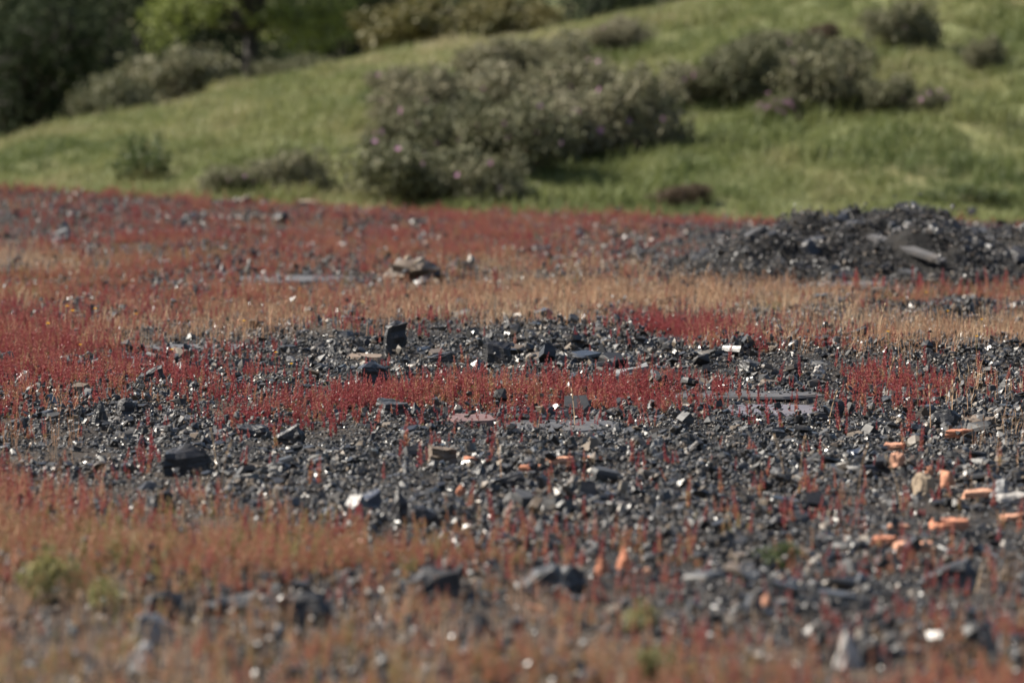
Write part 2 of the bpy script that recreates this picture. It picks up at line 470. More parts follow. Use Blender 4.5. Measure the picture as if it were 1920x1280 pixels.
# ------------------------------------------------------------------ shapes
def rock_bm(sx, sy, sz, seed, kind='block', detail=0, jag=0.18):
    """faceted stone, base at z=0, size sx*sy*sz"""
    r = random.Random(seed)
    pts = []
    if kind == 'point':
        for k in range(6):
            a = k / 6 * 6.283 + r.uniform(-.3, .3)
            pts.append((math.cos(a) * .5, math.sin(a) * .5, 0))
            pts.append((math.cos(a) * .40, math.sin(a) * .40, r.uniform(.2, .45)))
        pts += [(r.uniform(-.15, .05), r.uniform(-.1, .1), 1.0), (r.uniform(-.05, .12), r.uniform(-.1, .1), .88)]
    elif kind == 'shard':
        for k in range(11):
            a = r.uniform(0, 6.283)
            q = .5 * math.sqrt(r.uniform(.25, 1))
            pts.append((math.cos(a) * q, math.sin(a) * q, r.choice((0, r.uniform(.2, .7), r.uniform(.7, 1)))))
    elif kind == 'lump':
        for k in range(26):
            a, b = r.uniform(0, 6.283), r.uniform(-.2, 1)
            c = math.sqrt(max(0, 1 - b * b)) * r.uniform(.8, 1)
            pts.append((math.cos(a) * .5 * c, math.sin(a) * .5 * c, max(0, .05 + .95 * b * r.uniform(.85, 1))))
    elif kind == 'slab':
        m_ = r.randint(5, 7)
        dx, dy = r.uniform(-.18, .18), r.uniform(-.18, .18)
        for k in range(m_):
            a = k / m_ * 6.283 + r.uniform(-.35, .35)
            q = min(.56, .47 / max(abs(math.cos(a)), abs(math.sin(a)))) * r.uniform(.55, 1)
            x_, y_ = math.cos(a) * q, math.sin(a) * q
            ins = r.uniform(.84, .97)
            pts += [(x_, y_, r.uniform(0, .12)), (x_, y_, r.uniform(.35, .6)), (x_ * ins, y_ * ins, .88 + dx * x_ + dy * y_)]
    else:
        for X in (-1, 1):
            for Y in (-1, 1):
                for Z in (0, 1):
                    top = r.uniform(.68, 1.0) if Z else 0
                    if kind == 'wedge' and Z: top = .4 if X < 0 else r.uniform(.85, 1.0)
                    ins = r.uniform(.55, .95) if Z else r.uniform(.8, 1.0)
                    for q in range(2):
                        pts.append((X * .5 * ins * (1 - r.uniform(0, jag) * (q + .4)), Y * .5 * ins * (1 - r.uniform(0, jag) * (q + .4)),
                                    top * (1 - r.uniform(0, jag))))
        for q in range(5):
            a = r.uniform(0, 6.283)
            pts.append((math.cos(a) * .52, math.sin(a) * .52, r.uniform(.05, .7 if kind != 'wedge' else .35)))
        pts.append((r.uniform(-.2, .2), r.uniform(-.2, .2), 1.0) if kind == 'block' else (.35, 0, 1.0))
    bm = bmesh.new()
    for p in pts:
        bm.verts.new((p[0] * sx, p[1] * sy, p[2] * sz))
    res = bmesh.ops.convex_hull(bm, input=bm.verts)
    bmesh.ops.delete(bm, geom=[g for g in res['geom_interior'] if isinstance(g, bmesh.types.BMVert)], context='VERTS')
    bmesh.ops.dissolve_limit(bm, angle_limit=R(6), verts=bm.verts, edges=bm.edges)
    if detail:
        bmesh.ops.triangulate(bm, faces=bm.faces)
        bmesh.ops.subdivide_edges(bm, edges=bm.edges, cuts=detail, use_grid_fill=True)
        bm.normal_update()
        m = (sx * sy * sz) ** (1 / 3)
        th = sz / r.choice((4, 5, 6, 7))
        nz = [r.uniform(-1, 1) for _ in range(12)]
        ph = r.uniform(0, 50)
        from mathutils import noise as mn
        for v in bm.verts:
            lay = nz[int(v.co.z / th + 3) % 12]
            n = v.normal
            d = mn.noise(Vector((v.co.x / m * 3 + ph, v.co.y / m * 3, v.co.z / m * 3))) * .10 + mn.noise(Vector((v.co.x / m * 9 + ph, v.co.y / m * 9, v.co.z / m * 12))) * .055
            side = math.sqrt(n.x ** 2 + n.y ** 2)
            d += lay * .05 * side
            v.co += n * d * m
    zmin = min(v.co.z for v in bm.verts)
    for v in bm.verts: v.co.z -= zmin
    return bm

def bm_mesh(bm, name, mat):
    me = bpy.data.meshes.new(name)
    bm.to_mesh(me)
    bm.free()
    me.materials.append(mat)
    return me

def slab_mesh(name, sx, sy, sz, seed, mat, n=11):
    """flat slate slab: ragged outline, stepped layers at the rim"""
    r = random.Random(seed)
    bm = bmesh.new()
    ang = sorted(k / n * 6.283 + r.uniform(-.2, .2) for k in range(n))
    def rad(a):
        c, s = abs(math.cos(a)), abs(math.sin(a))
        return 1 / max(c ** 4 + s ** 4, 1e-6) ** .25
    base = [(math.cos(a) * .5 * rad(a) * r.uniform(.82, 1.0), math.sin(a) * .5 * rad(a) * r.uniform(.8, 1.0)) for a in ang]
    rings = []
    layers = [(0, 1.0), (.35, 1.0), (.36, .97), (.7, .96), (.72, .91), (1.0, .90)]
    off = {}
    for li, (z, s) in enumerate(layers):
        if li % 2 == 0:
            off = [r.uniform(-.035, .02) for _ in base]
        rings.append([bm.verts.new((x * sx * (s + o), y * sy * (s + o), z * sz)) for (x, y), o in zip(base, off)])
    for a, b in zip(rings[:-1], rings[1:]):
        for k in range(n):
            bm.faces.new((a[k], a[(k + 1) % n], b[(k + 1) % n], b[k]))
    bm.faces.new(rings[-1])
    bm.faces.new(rings[0][::-1])
    bmesh.ops.recalc_face_normals(bm, faces=bm.faces)
    return bm_mesh(bm, name, mat)

def tube(V, Fc, pts, rads, n=4):
    b = len(V)
    for k, (p, rr) in enumerate(zip(pts, rads)):
        p = Vector(p)
        q = Vector(pts[min(k + 1, len(pts) - 1)]) - Vector(pts[max(k - 1, 0)])
        q = q.normalized() if q.length > 1e-9 else Vector((0, 0, 1))
        u = q.orthogonal().normalized()
        w = q.cross(u)
        for j in range(n):
            a = 6.2832 * j / n
            V.append(p + (u * math.cos(a) + w * math.sin(a)) * rr)
    for k in range(len(pts) - 1):
        for j in range(n):
            Fc.append((b + k * n + j, b + k * n + (j + 1) % n, b + (k + 1) * n + (j + 1) % n, b + (k + 1) * n + j))
    Fc.append(tuple(b + (len(pts) - 1) * n + j for j in range(n)))

def bead(V, Fc, p, up, out_, s, l):
    """three-sided seed"""
    b = len(V)
    up, out_ = Vector(up), Vector(out_)
    w = up.cross(out_)
    V.append(p - up * l * .5)
    for j in range(3):
        a = 2.0944 * j
        V.append(p + (out_ * math.cos(a) + w * math.sin(a)) * s)
    V.append(p + up * l * .5 + out_ * s * .5)
    for j in range(3):
        Fc.append((b, b + 1 + (j + 1) % 3, b + 1 + j))
        Fc.append((b + 4, b + 1 + j, b + 1 + (j + 1) % 3))

def dock(r, h, nb=26, bs=0.0042, start=.28):
    """one dock plant: stem, seed spike, leaves as (V, F) triples"""
    lean = Vector((r.uniform(-.16, .16), r.uniform(-.16, .16), 1)).normalized()
    bend = Vector((r.uniform(-.10, .10), r.uniform(-.10, .10), 0)) * h
    def at(t): return lean * (h * t) + bend * t * t
    sv, sf, kv, kf, lv, lf = [], [], [], [], [], []
    tube(sv, sf, [at(0) - Vector((0, 0, .01)), at(.35), at(.7), at(1)], [.0016, .0014, .001, .0005], 3)
    for k in range(nb):
        t = start + (1 - start) * (k + r.uniform(-.3, .3)) / nb
        a = 2.4 * k + r.uniform(-.4, .4)
        o = Vector((math.cos(a), math.sin(a), r.uniform(-.5, .1))).normalized()
        s = bs * (1.15 - .75 * max(0, t)) * r.uniform(.75, 1.25)
        p = at(min(1, t)) + o * s * r.uniform(.8, 1.8)
        bead(kv, kf, p, Vector((o.x * .3, o.y * .3, 1)).normalized(), o, s, s * 2.6)
    for k in range(r.randint(3, 5)):
        a = r.uniform(0, 6.283)
        d = Vector((math.cos(a), math.sin(a), r.uniform(.2, 1.1))).normalized()
        l = h * r.uniform(.16, .34)
        w = Vector((-math.sin(a), math.cos(a), 0)) * l * .13
        p = at(r.uniform(.0, .25))
        b = len(lv)
        lv += [p, p + d * l * .55 + w, p + d * l - Vector((0, 0, l * .12)), p + d * l * .55 - w]
        lf.append((b, b + 1, b + 2, b + 3))
    return (sv, sf), (kv, kf), (lv, lf)

def merge(parts, offs=None):
    V, Fc, mi = [], [], []
    for k, (v, f, m) in enumerate(parts):
        b = len(V)
        V += list(v)
        Fc += [tuple(i + b for i in q) for q in f]
        mi += [m] * len(f)
    return V, Fc, mi

def multi(name, parts, mats):
    V, Fc, mi = merge(parts)
    me = mesh(name, V, Fc)
    for m in mats: me.materials.append(m)
    me.polygons.foreach_set('material_index', mi)
    return me

# ------------------------------------------------------------------ scattering of the uncountable (one object per kind)
def scatter(name, P, rot, scl, hue, sources, label, cat):
    n = len(P)
    me = bpy.data.meshes.new(name)
    me.vertices.add(n)
    me.vertices.foreach_set('co', np.asarray(P, np.float32).ravel())
    for an, ty, key, arr in (('rot', 'FLOAT_VECTOR', 'vector', rot), ('scl', 'FLOAT_VECTOR', 'vector', scl), ('hue', 'FLOAT', 'value', hue)):
        at = me.attributes.new(an, ty, 'POINT')
        at.data.foreach_set(key, np.asarray(arr, np.float32).ravel())
    at = me.attributes.new('idx', 'INT', 'POINT')
    at.data.foreach_set('value', rng.integers(0, len(sources), n).astype(np.int32))
    me.update()
    c = bpy.data.collections.new(name + '_pieces')
    for m in sources:
        c.objects.link(bpy.data.objects.new(name + '_piece', m))
    ng = bpy.data.node_groups.new(name, 'GeometryNodeTree')
    ng.interface.new_socket('Geometry', in_out='INPUT', socket_type='NodeSocketGeometry')
    ng.interface.new_socket('Geometry', in_out='OUTPUT', socket_type='NodeSocketGeometry')
    gi, go = ng.nodes.new('NodeGroupInput'), ng.nodes.new('NodeGroupOutput')
    ci = ng.nodes.new('GeometryNodeCollectionInfo')
    ci.inputs['Collection'].default_value = c
    ci.inputs['Separate Children'].default_value = True
    ci.inputs['Reset Children'].default_value = True
    ip = ng.nodes.new('GeometryNodeInstanceOnPoints')
    ip.inputs['Pick Instance'].default_value = True
    def na(an, ty):
        a = ng.nodes.new('GeometryNodeInputNamedAttribute')
        a.data_type = ty
        a.inputs['Name'].default_value = an
        return a.outputs['Attribute']
    e2r = ng.nodes.new('FunctionNodeEulerToRotation')
    L = ng.links.new
    L(gi.outputs[0], ip.inputs['Points'])
    L(ci.outputs[0], ip.inputs['Instance'])
    L(na('idx', 'INT'), ip.inputs['Instance Index'])
    L(na('rot', 'FLOAT_VECTOR'), e2r.inputs[0])
    L(e2r.outputs[0], ip.inputs['Rotation'])
    L(na('scl', 'FLOAT_VECTOR'), ip.inputs['Scale'])
    L(ip.outputs[0], go.inputs[0])
    o = obj(name, me)
    md = o.modifiers.new('pieces', 'NODES')
    md.node_group = ng
    return tag(o, label, cat, kind='stuff')

def field_points(dens, y0, y1, marg=1.4):
    """random ground points in the seen wedge, dens per m2 before thinning"""
    A = 0.0912 * (y1 ** 2 - y0 ** 2) + 2 * marg * (y1 - y0)
    n = int(dens * A)
    ymax = y1
    out_x, out_y = [], []
    while sum(map(len, out_x)) < n:
        y = rng.uniform(y0, y1, n)
        hw = 0.0912 * y + marg
        k = rng.uniform(0, 0.0912 * ymax + marg, n) < hw
        y, hw = y[k], hw[k]
        out_x.append(rng.uniform(-1, 1, len(y)) * hw)
        out_y.append(y)
    return np.concatenate(out_x)[:n], np.concatenate(out_y)[:n]

# --- slate chips
SEATS = []
def chip_cluster(seed, size, n, spread, flat=0.35):
    r = random.Random(seed)
    bm_all = bmesh.new()
    for k in range(n):
        s = size * r.choice((.35, .45, .6, .8, 1.0, 1.5)) * r.uniform(.8, 1.2)
        b = rock_bm(s, s * r.uniform(.55, 1), s * r.uniform(flat * .5, flat * 2.0), seed * 100 + k, r.choice(('shard', 'shard', 'shard', 'lump', 'slab', 'wedge')), 0, .45)
        M = Matrix.Translation((r.gauss(0, spread), r.gauss(0, spread), -s * .06)) @ Euler((r.gauss(0, .42), r.gauss(0, .42), r.uniform(0, 6.28))).to_matrix().to_4x4()
        b.transform(M)
        tmp = bpy.data.meshes.new('t')
        b.to_mesh(tmp)
        b.free()
        bm_all.from_mesh(tmp)
        bpy.data.meshes.remove(tmp)
    return bm_mesh(bm_all, 'slate_chip_cluster', M_slate)
chips = [chip_cluster(s, .030, 14, .055) for s in range(12)]
chips_coarse = [chip_cluster(50 + s, .050, 7, .075) for s in range(10)]
def plate_cluster(seed):
    r = random.Random(seed)
    bm_all = bmesh.new()
    for k in range(5):
        s = .10 * r.uniform(.45, 1.2)
        b = rock_bm(s, s * r.uniform(.5, .9), s * r.uniform(.08, .22), seed * 100 + k, r.choice(('slab', 'slab', 'shard')), 0, .3)
        b.transform(Matrix.Translation((r.gauss(0, .06), r.gauss(0, .06), r.uniform(-.004, .02))) @ Euler((r.gauss(0, .16), r.gauss(0, .16), r.uniform(0, 6.28))).to_matrix().to_4x4())
        tmp = bpy.data.meshes.new('t')
        b.to_mesh(tmp); b.free()
        bm_all.from_mesh(tmp)
        bpy.data.meshes.remove(tmp)
    return bm_mesh(bm_all, 'slate_plate_cluster', M_slate)
plates = [plate_cluster(150 + s) for s in range(10)]

grit = [chip_cluster(90 + s_, .013, 34, .05, .45) for s_ in range(6)]
def chip_scatter(name, y0, y1, dens, src, smin, smax, label, thin=0.85, big=1.9, clear=1.0):
    x, y = field_points(dens, y0, y1)
    r, t = cover(x, y, 0.0)
    keep = rng.random(len(x)) < 1 - thin * np.clip(r * 1.15 + t, 0, 1)
    loose = rng.random(len(x)) < clear          # rubble does not lie on or just in front of the named stones
    for hx, hy, hw, y_a, y_b in SEATS:
        keep &= ~((np.abs(x - hx) < hw) & (y > hy + y_a) & (y < hy + y_b) & loose)
    x, y = x[keep], y[keep]
    n = len(x)
    s = rng.uniform(smin, smax, n) * (1 + .6 * (rng.random(n) < .12)) * np.clip(1 + .55 * fbm(x / .45, y / 1.1, 41, 2), .65, big)
    P = np.stack([x, y, H(x, y) - .004], -1)
    rot = np.stack([rng.normal(0, .12, n), rng.normal(0, .12, n), rng.uniform(0, 6.28, n)], -1)
    scatter(name, P, rot, np.stack([s, s, s * rng.uniform(.7, 1.3, n)], -1), rng.random(n), src, label, 'slate rubble')

# --- dock in masses
def dock_tuft(seed, n, h0, h1, spread, nb, bs):
    r = random.Random(seed)
    parts = []
    for k in range(n):
        s, kk, lf = dock(r, r.uniform(h0, h1), nb, bs)
        o = Vector((r.gauss(0, spread), r.gauss(0, spread), 0))
        parts += [([v + o for v in s[0]], s[1], 1), ([v + o for v in kk[0]], kk[1], 0), ([v + o for v in lf[0]], lf[1], 2)]
    return multi('dock_tuft', parts, [M_spike, M_stem, M_dockleaf])
tufts = [dock_tuft(200 + s, 5, .035, .125, .05, 24, .0046) for s in range(10)]
def dock_scatter(name, y0, y1, dens, smin, smax, label):
    x, y = field_points(dens, y0, y1)
    r, t = cover(x, y, 0.045)
    keep = rng.random(len(x)) < r ** 2.0
    x, y, r = x[keep], y[keep], r[keep]
    n = len(x)
    s = rng.uniform(smin, smax, n) * (.7 + .45 * r)
    z = H(x, y)
    px, py = project(x, y, z)
    hue = .27 + .18 * fbm(x / .8, y / 2.0, 91) + .19 * rng.normal(0, 1, n) + .06 * (py < 560) - .17 * ((py > 590) & (py < 900))
    hue = hue + .10 * sstep(1130, 1200, py) + .34 * sstep(900, 1000, py) * (1 - .55 * sstep(700, 1300, px)) + .16 * (1 - sstep(560, 590, py)) * sstep(430, 500, py) + .12 * sstep(-.2, .6, vnoise(x / .5, y / 1.2, 95)) * (py > 640)
    rot = np.stack([rng.normal(0, .06, n), rng.normal(0, .06, n), rng.uniform(0, 6.28, n)], -1)
    scatter(name, np.stack([x, y, z], -1), rot, np.stack([s, s, s * rng.uniform(.8, 1.2, n)], -1), np.clip(hue, 0, 1), tufts, label, 'red plants')
dock_scatter('red_dock_carpet', 12.5, 40, 105, .75, 1.15, 'carpets of small crimson dock plants between the slate rubble')
dock_scatter('far_red_dock_carpet', 40, 58.2, 70, .9, 1.3, 'blurred red dock carpets on the far half of the field')

# --- dry grass
def straw_tuft(seed, n, h0, h1, spread, w=.0012):
    r = random.Random(seed)
    V, Fc = [], []
    for k in range(n):
        h = r.uniform(h0, h1)
        a = r.uniform(0, 6.28)
        b = Vector((r.gauss(0, spread), r.gauss(0, spread), -.005))
        d = Vector((math.cos(a), math.sin(a), 0)) * h * r.uniform(.05, .4)
        side = Vector((-math.sin(a), math.cos(a), 0)) * w
        i = len(V)
        V += [b - side, b + side, b + d * .35 + Vector((0, 0, h * .6)) + side, b + d * .35 + Vector((0, 0, h * .6)) - side, b + d + Vector((0, 0, h))]
        Fc += [(i, i + 1, i + 2, i + 3), (i + 3, i + 2, i + 4)]
        if r.random() < .6:                # seed head
            for q in range(5):
                t = .75 + .06 * q
                bead(V, Fc, b + d * t * t + Vector((0, 0, h * t)), Vector((0, 0, 1)), Vector((math.cos(a + q * 2.4), math.sin(a + q * 2.4), 0)), w * 1.6, w * 8)
    return mesh('straw_tuft', V, Fc, M_straw)
straws = [straw_tuft(300 + s, 12, .05, .15, .05) for s in range(8)]
def straw_scatter(name, y0, y1, dens, smin, smax, label):
    x, y = field_points(dens, y0, y1)
    r, t = cover(x, y, 0.05)
    keep = rng.random(len(x)) < t ** 1.6
    x, y = x[keep], y[keep]
    n = len(x)
    s = rng.uniform(smin, smax, n)
    hue = np.clip(.45 + .25 * fbm(x / .9, y / 2, 97) + .2 * rng.normal(0, 1, n), 0, 1)
    rot = np.stack([rng.normal(0, .08, n), rng.normal(0, .08, n), rng.uniform(0, 6.28, n)], -1)
    scatter(name, np.stack([x, y, H(x, y)], -1), rot, np.stack([s, s, s], -1), hue, straws, label, 'dry grass')
straw_scatter('dry_grass', 12.5, 40, 90, .7, 1.2, 'short tan dry grass growing among the red plants')
straw_scatter('far_dry_grass', 40, 58, 50, .8, 1.4, 'pale straw patches in the blurred far half of the field')

# --- meadow grass on the hill
def grass_tuft(seed, n, h0, h1, spread, w):
    r = random.Random(seed)
    V, Fc = [], []
    for k in range(n):
        h = r.uniform(h0, h1)
        a = r.uniform(0, 6.28)
        b = Vector((r.gauss(0, spread), r.gauss(0, spread), -.02))
        d = Vector((math.cos(a), math.sin(a), 0)) * h * r.uniform(.1, .7)
        side = Vector((-math.sin(a), math.cos(a), 0)) * w
        i = len(V)
        V += [b - side, b + side, b + d * .4 + Vector((0, 0, h * .65)) + side * .8, b + d * .4 + Vector((0, 0, h * .65)) - side * .8, b + d + Vector((0, 0, h * .95))]
        Fc += [(i, i + 1, i + 2, i + 3), (i + 3, i + 2, i + 4)]
    return mesh('grass_tuft', V, Fc, M_grass)
grasses = [grass_tuft(400 + s, 22, .06, .22, .10, .006) for s in range(8)]
n = 34000
y = rng.uniform(59.2, 92, n)
x = rng.uniform(-1, 1, n) * (0.093 * y + 2.2)
hue = .54 + .22 * fbm(x / 1.6, y / 2.4, 111) + .16 * fbm(x / .5, y / .8, 113, 2) + .06 * rng.normal(0, 1, n)
hue = hue - .16 * sstep(-1, 3, x) * (1 - sstep(64, 74, y)) + .18 * sstep(74, 82, y) * (1 - sstep(-1, 6, x) * .4)
s = rng.uniform(.5, .95, n) * (1 + .7 * sstep(.1, .7, fbm(x / .9, y / 1.1, 117)))
scatter('meadow_grass', np.stack([x, y, H(x, y)], -1), np.stack([rng.normal(0, .1, n), rng.normal(0, .1, n), rng.uniform(0, 6.28, n)], -1),
        np.stack([s, s, s], -1), np.clip(hue, 0, 1), grasses, 'short green meadow grass covering the hillside', 'grass')

# ------------------------------------------------------------------ slate heap on the right
HX, HY = 3.05, 41.5
def heap_h(x, y):
    u = x - HX
    prof = np.interp(x, [0.95, 1.35, 1.65, 2.0, 2.7, 3.15, 3.45, 3.9, 4.5, 5.2, 5.8], [0, .14, .30, .37, .40, .39, .30, .31, .29, .20, 0])
    w = 1.75 + .25 * vnoise(x / .6, y * 0 + 1.5, 131)
    dy = (y - HY) / w
    c = np.clip(1 - np.abs(dy) ** 2.4, 0, 1)
    lump = 1 + .32 * fbm(x / .42, y / .36, 133)
    return prof * c * lump + .03 * fbm(x / .14, y / .2, 137, 2) * (c > .02) * (prof > .02)
hs = empty('slate_heap', (HX, HY, Hs(HX, HY)))
tag(hs, 'big blurred heap of black slate waste at the right', 'slate heap')
gxx, gyy = np.meshgrid(np.arange(.8, 6.0, .05), np.arange(39.4, 43.7, .07))
hz = H(gxx, gyy) + heap_h(gxx, gyy) - .02
nx, ny = gxx.shape[1], gxx.shape[0]
i = (np.arange(ny - 1)[:, None] * nx + np.arange(nx - 1)[None, :]).ravel()
me = mesh('mound', np.stack([gxx - HX, gyy - HY, hz - Hs(HX, HY)], -1).reshape(-1, 3), np.stack([i, i + 1, i + nx + 1, i + nx], -1).tolist(), M_ground)
obj('mound', me, hs)
def heap_frame(x, y, e=.08):
    z = lambda a, b: float((H(np.array([a]), np.array([b])) + heap_h(np.array([a]), np.array([b])))[0])
    nrm = Vector((-(z(x + e, y) - z(x - e, y)) / (2 * e), -(z(x, y + e) - z(x, y - e)) / (2 * e), 1)).normalized()
    return z(x, y), nrm
pieces = []
for s in range(10):
    r = random.Random(700 + s)
    k = ('slab', 'wedge', 'block', 'slab')[s % 4]
    pieces.append(bm_mesh(rock_bm(.15, .10 * r.uniform(.7, 1.2), .035 * r.uniform(.6, 1.6), 720 + s, k, 0, .3), 'slate_piece', (M_slate1, M_dark, M_dark, M_slate1)[s % 4]))
r = random.Random(5)
cnt = 0
while cnt < 270:
    X, Y = r.uniform(1.0, 5.0), r.uniform(39.7, 42.0)
    if float(heap_h(np.array([X]), np.array([Y]))[0]) < .05: continue
    if abs((X - 2.785) * .557 - (Y - 40.275) * .83) < .6 and abs((X - 2.785) * .83 + (Y - 40.275) * .557) < .11: continue
    z, nrm = heap_frame(X, Y)
    o = obj('slate_piece', pieces[r.randrange(10)], hs)
    o.location = (X - HX, Y - HY, z - .02 - Hs(HX, HY))
    q = nrm.to_track_quat('Z', 'Y') @ Euler((r.gauss(0, .35), r.gauss(0, .35), 0)).to_quaternion() @ Euler((0, 0, r.uniform(0, 6.28))).to_quaternion()
    o.rotation_euler = q.to_euler()
    sc = r.choice((.35, .45, .5, .6, .75, .9, 1.3))
    o.scale = (sc, sc, sc)
    cnt += 1
# the uncountable chips of the heap
n = 6500
X, Y = rng.uniform(.9, 5.6, n), rng.uniform(39.5, 42.9, n)
hh = heap_h(X, Y)
ux, uy = .557, -.83                              # direction of the long slab: keep its back clear of chips
along, off_ = (X - 2.785) * ux + (Y - 40.275) * uy, np.abs((X - 2.785) * -uy + (Y - 40.275) * ux)
k = (hh > .03) & ~((np.abs(along) < .5) & (off_ < .07))
X, Y, hh = X[k], Y[k], hh[k]
n = len(X)
s = rng.uniform(.5, 1.1, n)
o = scatter('loose_chips', np.stack([X - HX, Y - HY, H(X, Y) + hh - .02 - Hs(HX, HY)], -1), np.stack([rng.normal(0, .4, n), rng.normal(0, .4, n), rng.uniform(0, 6.28, n)], -1), np.stack([s, s, s], -1), rng.random(n), chips, None, None)
o.parent = hs
# long thin slab sliding down the front, two flat slabs and an ochre block at its foot
def place(o, px, py, z_off=0.0, base=None):
    x, y, z = base or hit(px, py)
    o.location = (x, y, z + z_off)
    return o
a = (2.50, 40.7); b = (3.07, 39.85)
za, na_ = heap_frame(*a); zb, nb_ = heap_frame(*b)
pa, pb = Vector((a[0], a[1], za + .045)), Vector((b[0], b[1], zb + .05))
sl = obj('slate_plate', slab_mesh('long_slab', (pb - pa).length * 1.02, .085, .035, 61, M_slab, 9))
d = (pb - pa).normalized()
up = (Vector((0, -.55, 1)) - d * Vector((0, -.55, 1)).dot(d)).normalized()
sl.matrix_world = Matrix.Translation((pa + pb) / 2) @ Matrix((d, up.cross(d), up)).transposed().to_4x4()
tag(sl, 'long narrow grey slate slab sloping down the front of the black heap', 'slate slab')

# ------------------------------------------------------------------ named stones
HERO = []
def stone(name, label, px, py, w, h, kind, mat, seed, depth=.75, rz=0.0, tilt=(0, 0), cat='stone', detail=3, sink=.10, group=None):
    HERO.append((px, py, w, h))
    x, y, z = hit(px, py)
    m = y / F
    sx, sz = w * m * 1.08, h * m * 1.22      # a little is lost among the chips
    sy = sx * depth
    me = bm_mesh(rock_bm(sx, sy, sz, seed, kind, detail), name, mat)
    o = obj(name, me)
    SEATS.append((x, y + sy * .3, sx * .55 + .03, -sy * .5 - .5, sy * .4))
    o.location = (x, y + sy * .3, z - sz * sink + .006)
    o.rotation_euler = (tilt[0], tilt[1], rz)
    return tag(o, label, cat, group)
def slab(name, label, px, py, w, deep, thick, mat, seed, rz=0.0, tilt=(0, 0), cat='slate slab', lift=.0, rest=60):
    x, y, z = hit(px, py)
    m = y / F
    gx_, gy_ = np.meshgrid(np.linspace(-.45, .45, 7) * w * m + x, np.linspace(-.45, .45, 7) * deep + y)
    z = float(np.percentile(H(gx_, gy_), rest))
    o = obj(name, slab_mesh(name, w * m, deep, thick, seed, mat))
    SEATS.append((x, y, w * m * .46, -deep * .5 - .7, deep * .42))
    o.location = (x, y, z - thick * .3 + lift)
    o.rotation_euler = (tilt[0], tilt[1], rz)
    return tag(o, label, cat)

stone('slate_block', 'upright dark slate block standing alone on the rubble bank', 737, 664, 42, 50, 'block', M_dark, 11, .7, .3, (0, .05))
stone('slate_block', 'squat dark block with a brown top right of the upright block', 930, 682, 54, 36, 'block', M_dark, 12, .6, -.25)
stone('slate_wedge', 'low grey wedge of slate lying between the two dark blocks', 828, 680, 56, 17, 'wedge', M_slate1, 13, .5, .1)
stone('slate_stone', 'rounded black stone on the crest of the right-hand bank', 1386, 662, 36, 21, 'lump', M_dark, 14, .8)
stone('slate_stone', 'dark broken stone left of the middle red patch', 697, 720, 62, 34, 'block', M_dark, 15, .7, .5, (.1, -.15))
stone('slate_stone', 'pointed dark slate standing like a tooth at the left', 188, 799, 32, 42, 'point', M_slate1, 16, .6)
stone('slate_stone', 'dark square stone right of the pointed tooth-like slate', 236, 780, 30, 26, 'block', M_dark, 17, .8, .4)
stone('slate_stone', 'glossy black stone left of the pointed tooth-like slate', 152, 782, 26, 20, 'lump', M_dark, 18, .8)
stone('slate_plate', 'thick flat-topped slate slab in front of the middle red patch', 733, 783, 96, 26, 'slab', M_slate1, 19, .6, .06, (.12, 0), 'slate slab')
stone('slate_stone', 'small dark block at the front edge of the red patch', 978, 797, 36, 15, 'block', M_dark, 20, .7)
stone('slate_stone', 'small grey block beside the front edge of the red patch', 1012, 795, 26, 13, 'block', M_slate1, 21, .7, .4)
stone('slate_block', 'big square dark slate block left of centre in the rubble', 350, 893, 84, 50, 'block', M_dark, 22, .5, .12, (0, -.05))
stone('slate_stone', 'dark triangular slate in the rubble above the square block', 540, 834, 56, 32, 'wedge', M_dark, 23, .6, -.2)
stone('slate_stone', 'dark stone at the top edge of the orange-red patch at left', 302, 962, 44, 32, 'block', M_dark, 24, .8, .3)
stone('slate_stone', 'bluish black stone left of the large tilted rock pair', 684, 968, 56, 42, 'wedge', M_blue, 25, .8, .4, (0, .1))
stone('slate_stone', 'large dark rock leaning left in the front rubble', 758, 985, 52, 62, 'point', M_dark, 26, .8, .3, (0, -.2))
stone('slate_stone', 'dark rock propped against the right of the leaning rock', 800, 990, 60, 44, 'wedge', M_dark, 27, .7, 3.3, (0, .25))
stone('beige_stone', 'pale brown square stone among sparse red stalks near centre', 968, 990, 42, 34, 'block', M_brown, 28, .8, .2)
stone('slate_block', 'olive-grey block at right behind dry stalks', 1768, 812, 62, 38, 'block', M_slate1, 29, .7, -.3)
stone('slate_plate', 'flat olive-brown slab right of the olive-grey block', 1835, 808, 70, 20, 'slab', M_brown, 30, .8, .2, (.2, 0), 'slate slab')
stone('slate_stone', 'knobbly dark lump beside the lilac slab', 1566, 786, 48, 34, 'lump', M_slate1, 31, .8)
stone('slate_stone', 'dark piece lying right of the lilac slab', 1535, 792, 34, 16, 'block', M_dark, 32, .7)
stone('striped_stone', 'light grey ridged stone right of the middle red patch', 1180, 712, 82, 22, 'wedge', M_grey, 33, .5, .05)
stone('slate_stone', 'dark pyramid-shaped rock in the blurred foreground', 905, 1228, 88, 60, 'point', M_dark, 34, .9)
stone('pale_stone', 'pale grey blurred stone in the left foreground, the upper of two', 282, 1212, 72, 50, 'block', M_grey, 35, .8, .3)
stone('pale_stone', 'pale bluish blurred stone at bottom left, the lower of two', 272, 1268, 70, 52, 'lump', M_grey, 36, .8)
stone('pale_stone', 'whitish angular stone in the right foreground', 1592, 1255, 62, 62, 'point', M_pale, 37, .7, .4)
stone('slate_stone', 'dark stone right of the whitish foreground stone', 1632, 1250, 38, 46, 'block', M_dark, 38, .8)
stone('slate_stone', 'dark foreground stone at the left end of the rock row', 308, 1168, 84, 48, 'block', M_dark, 39, .6, .2)
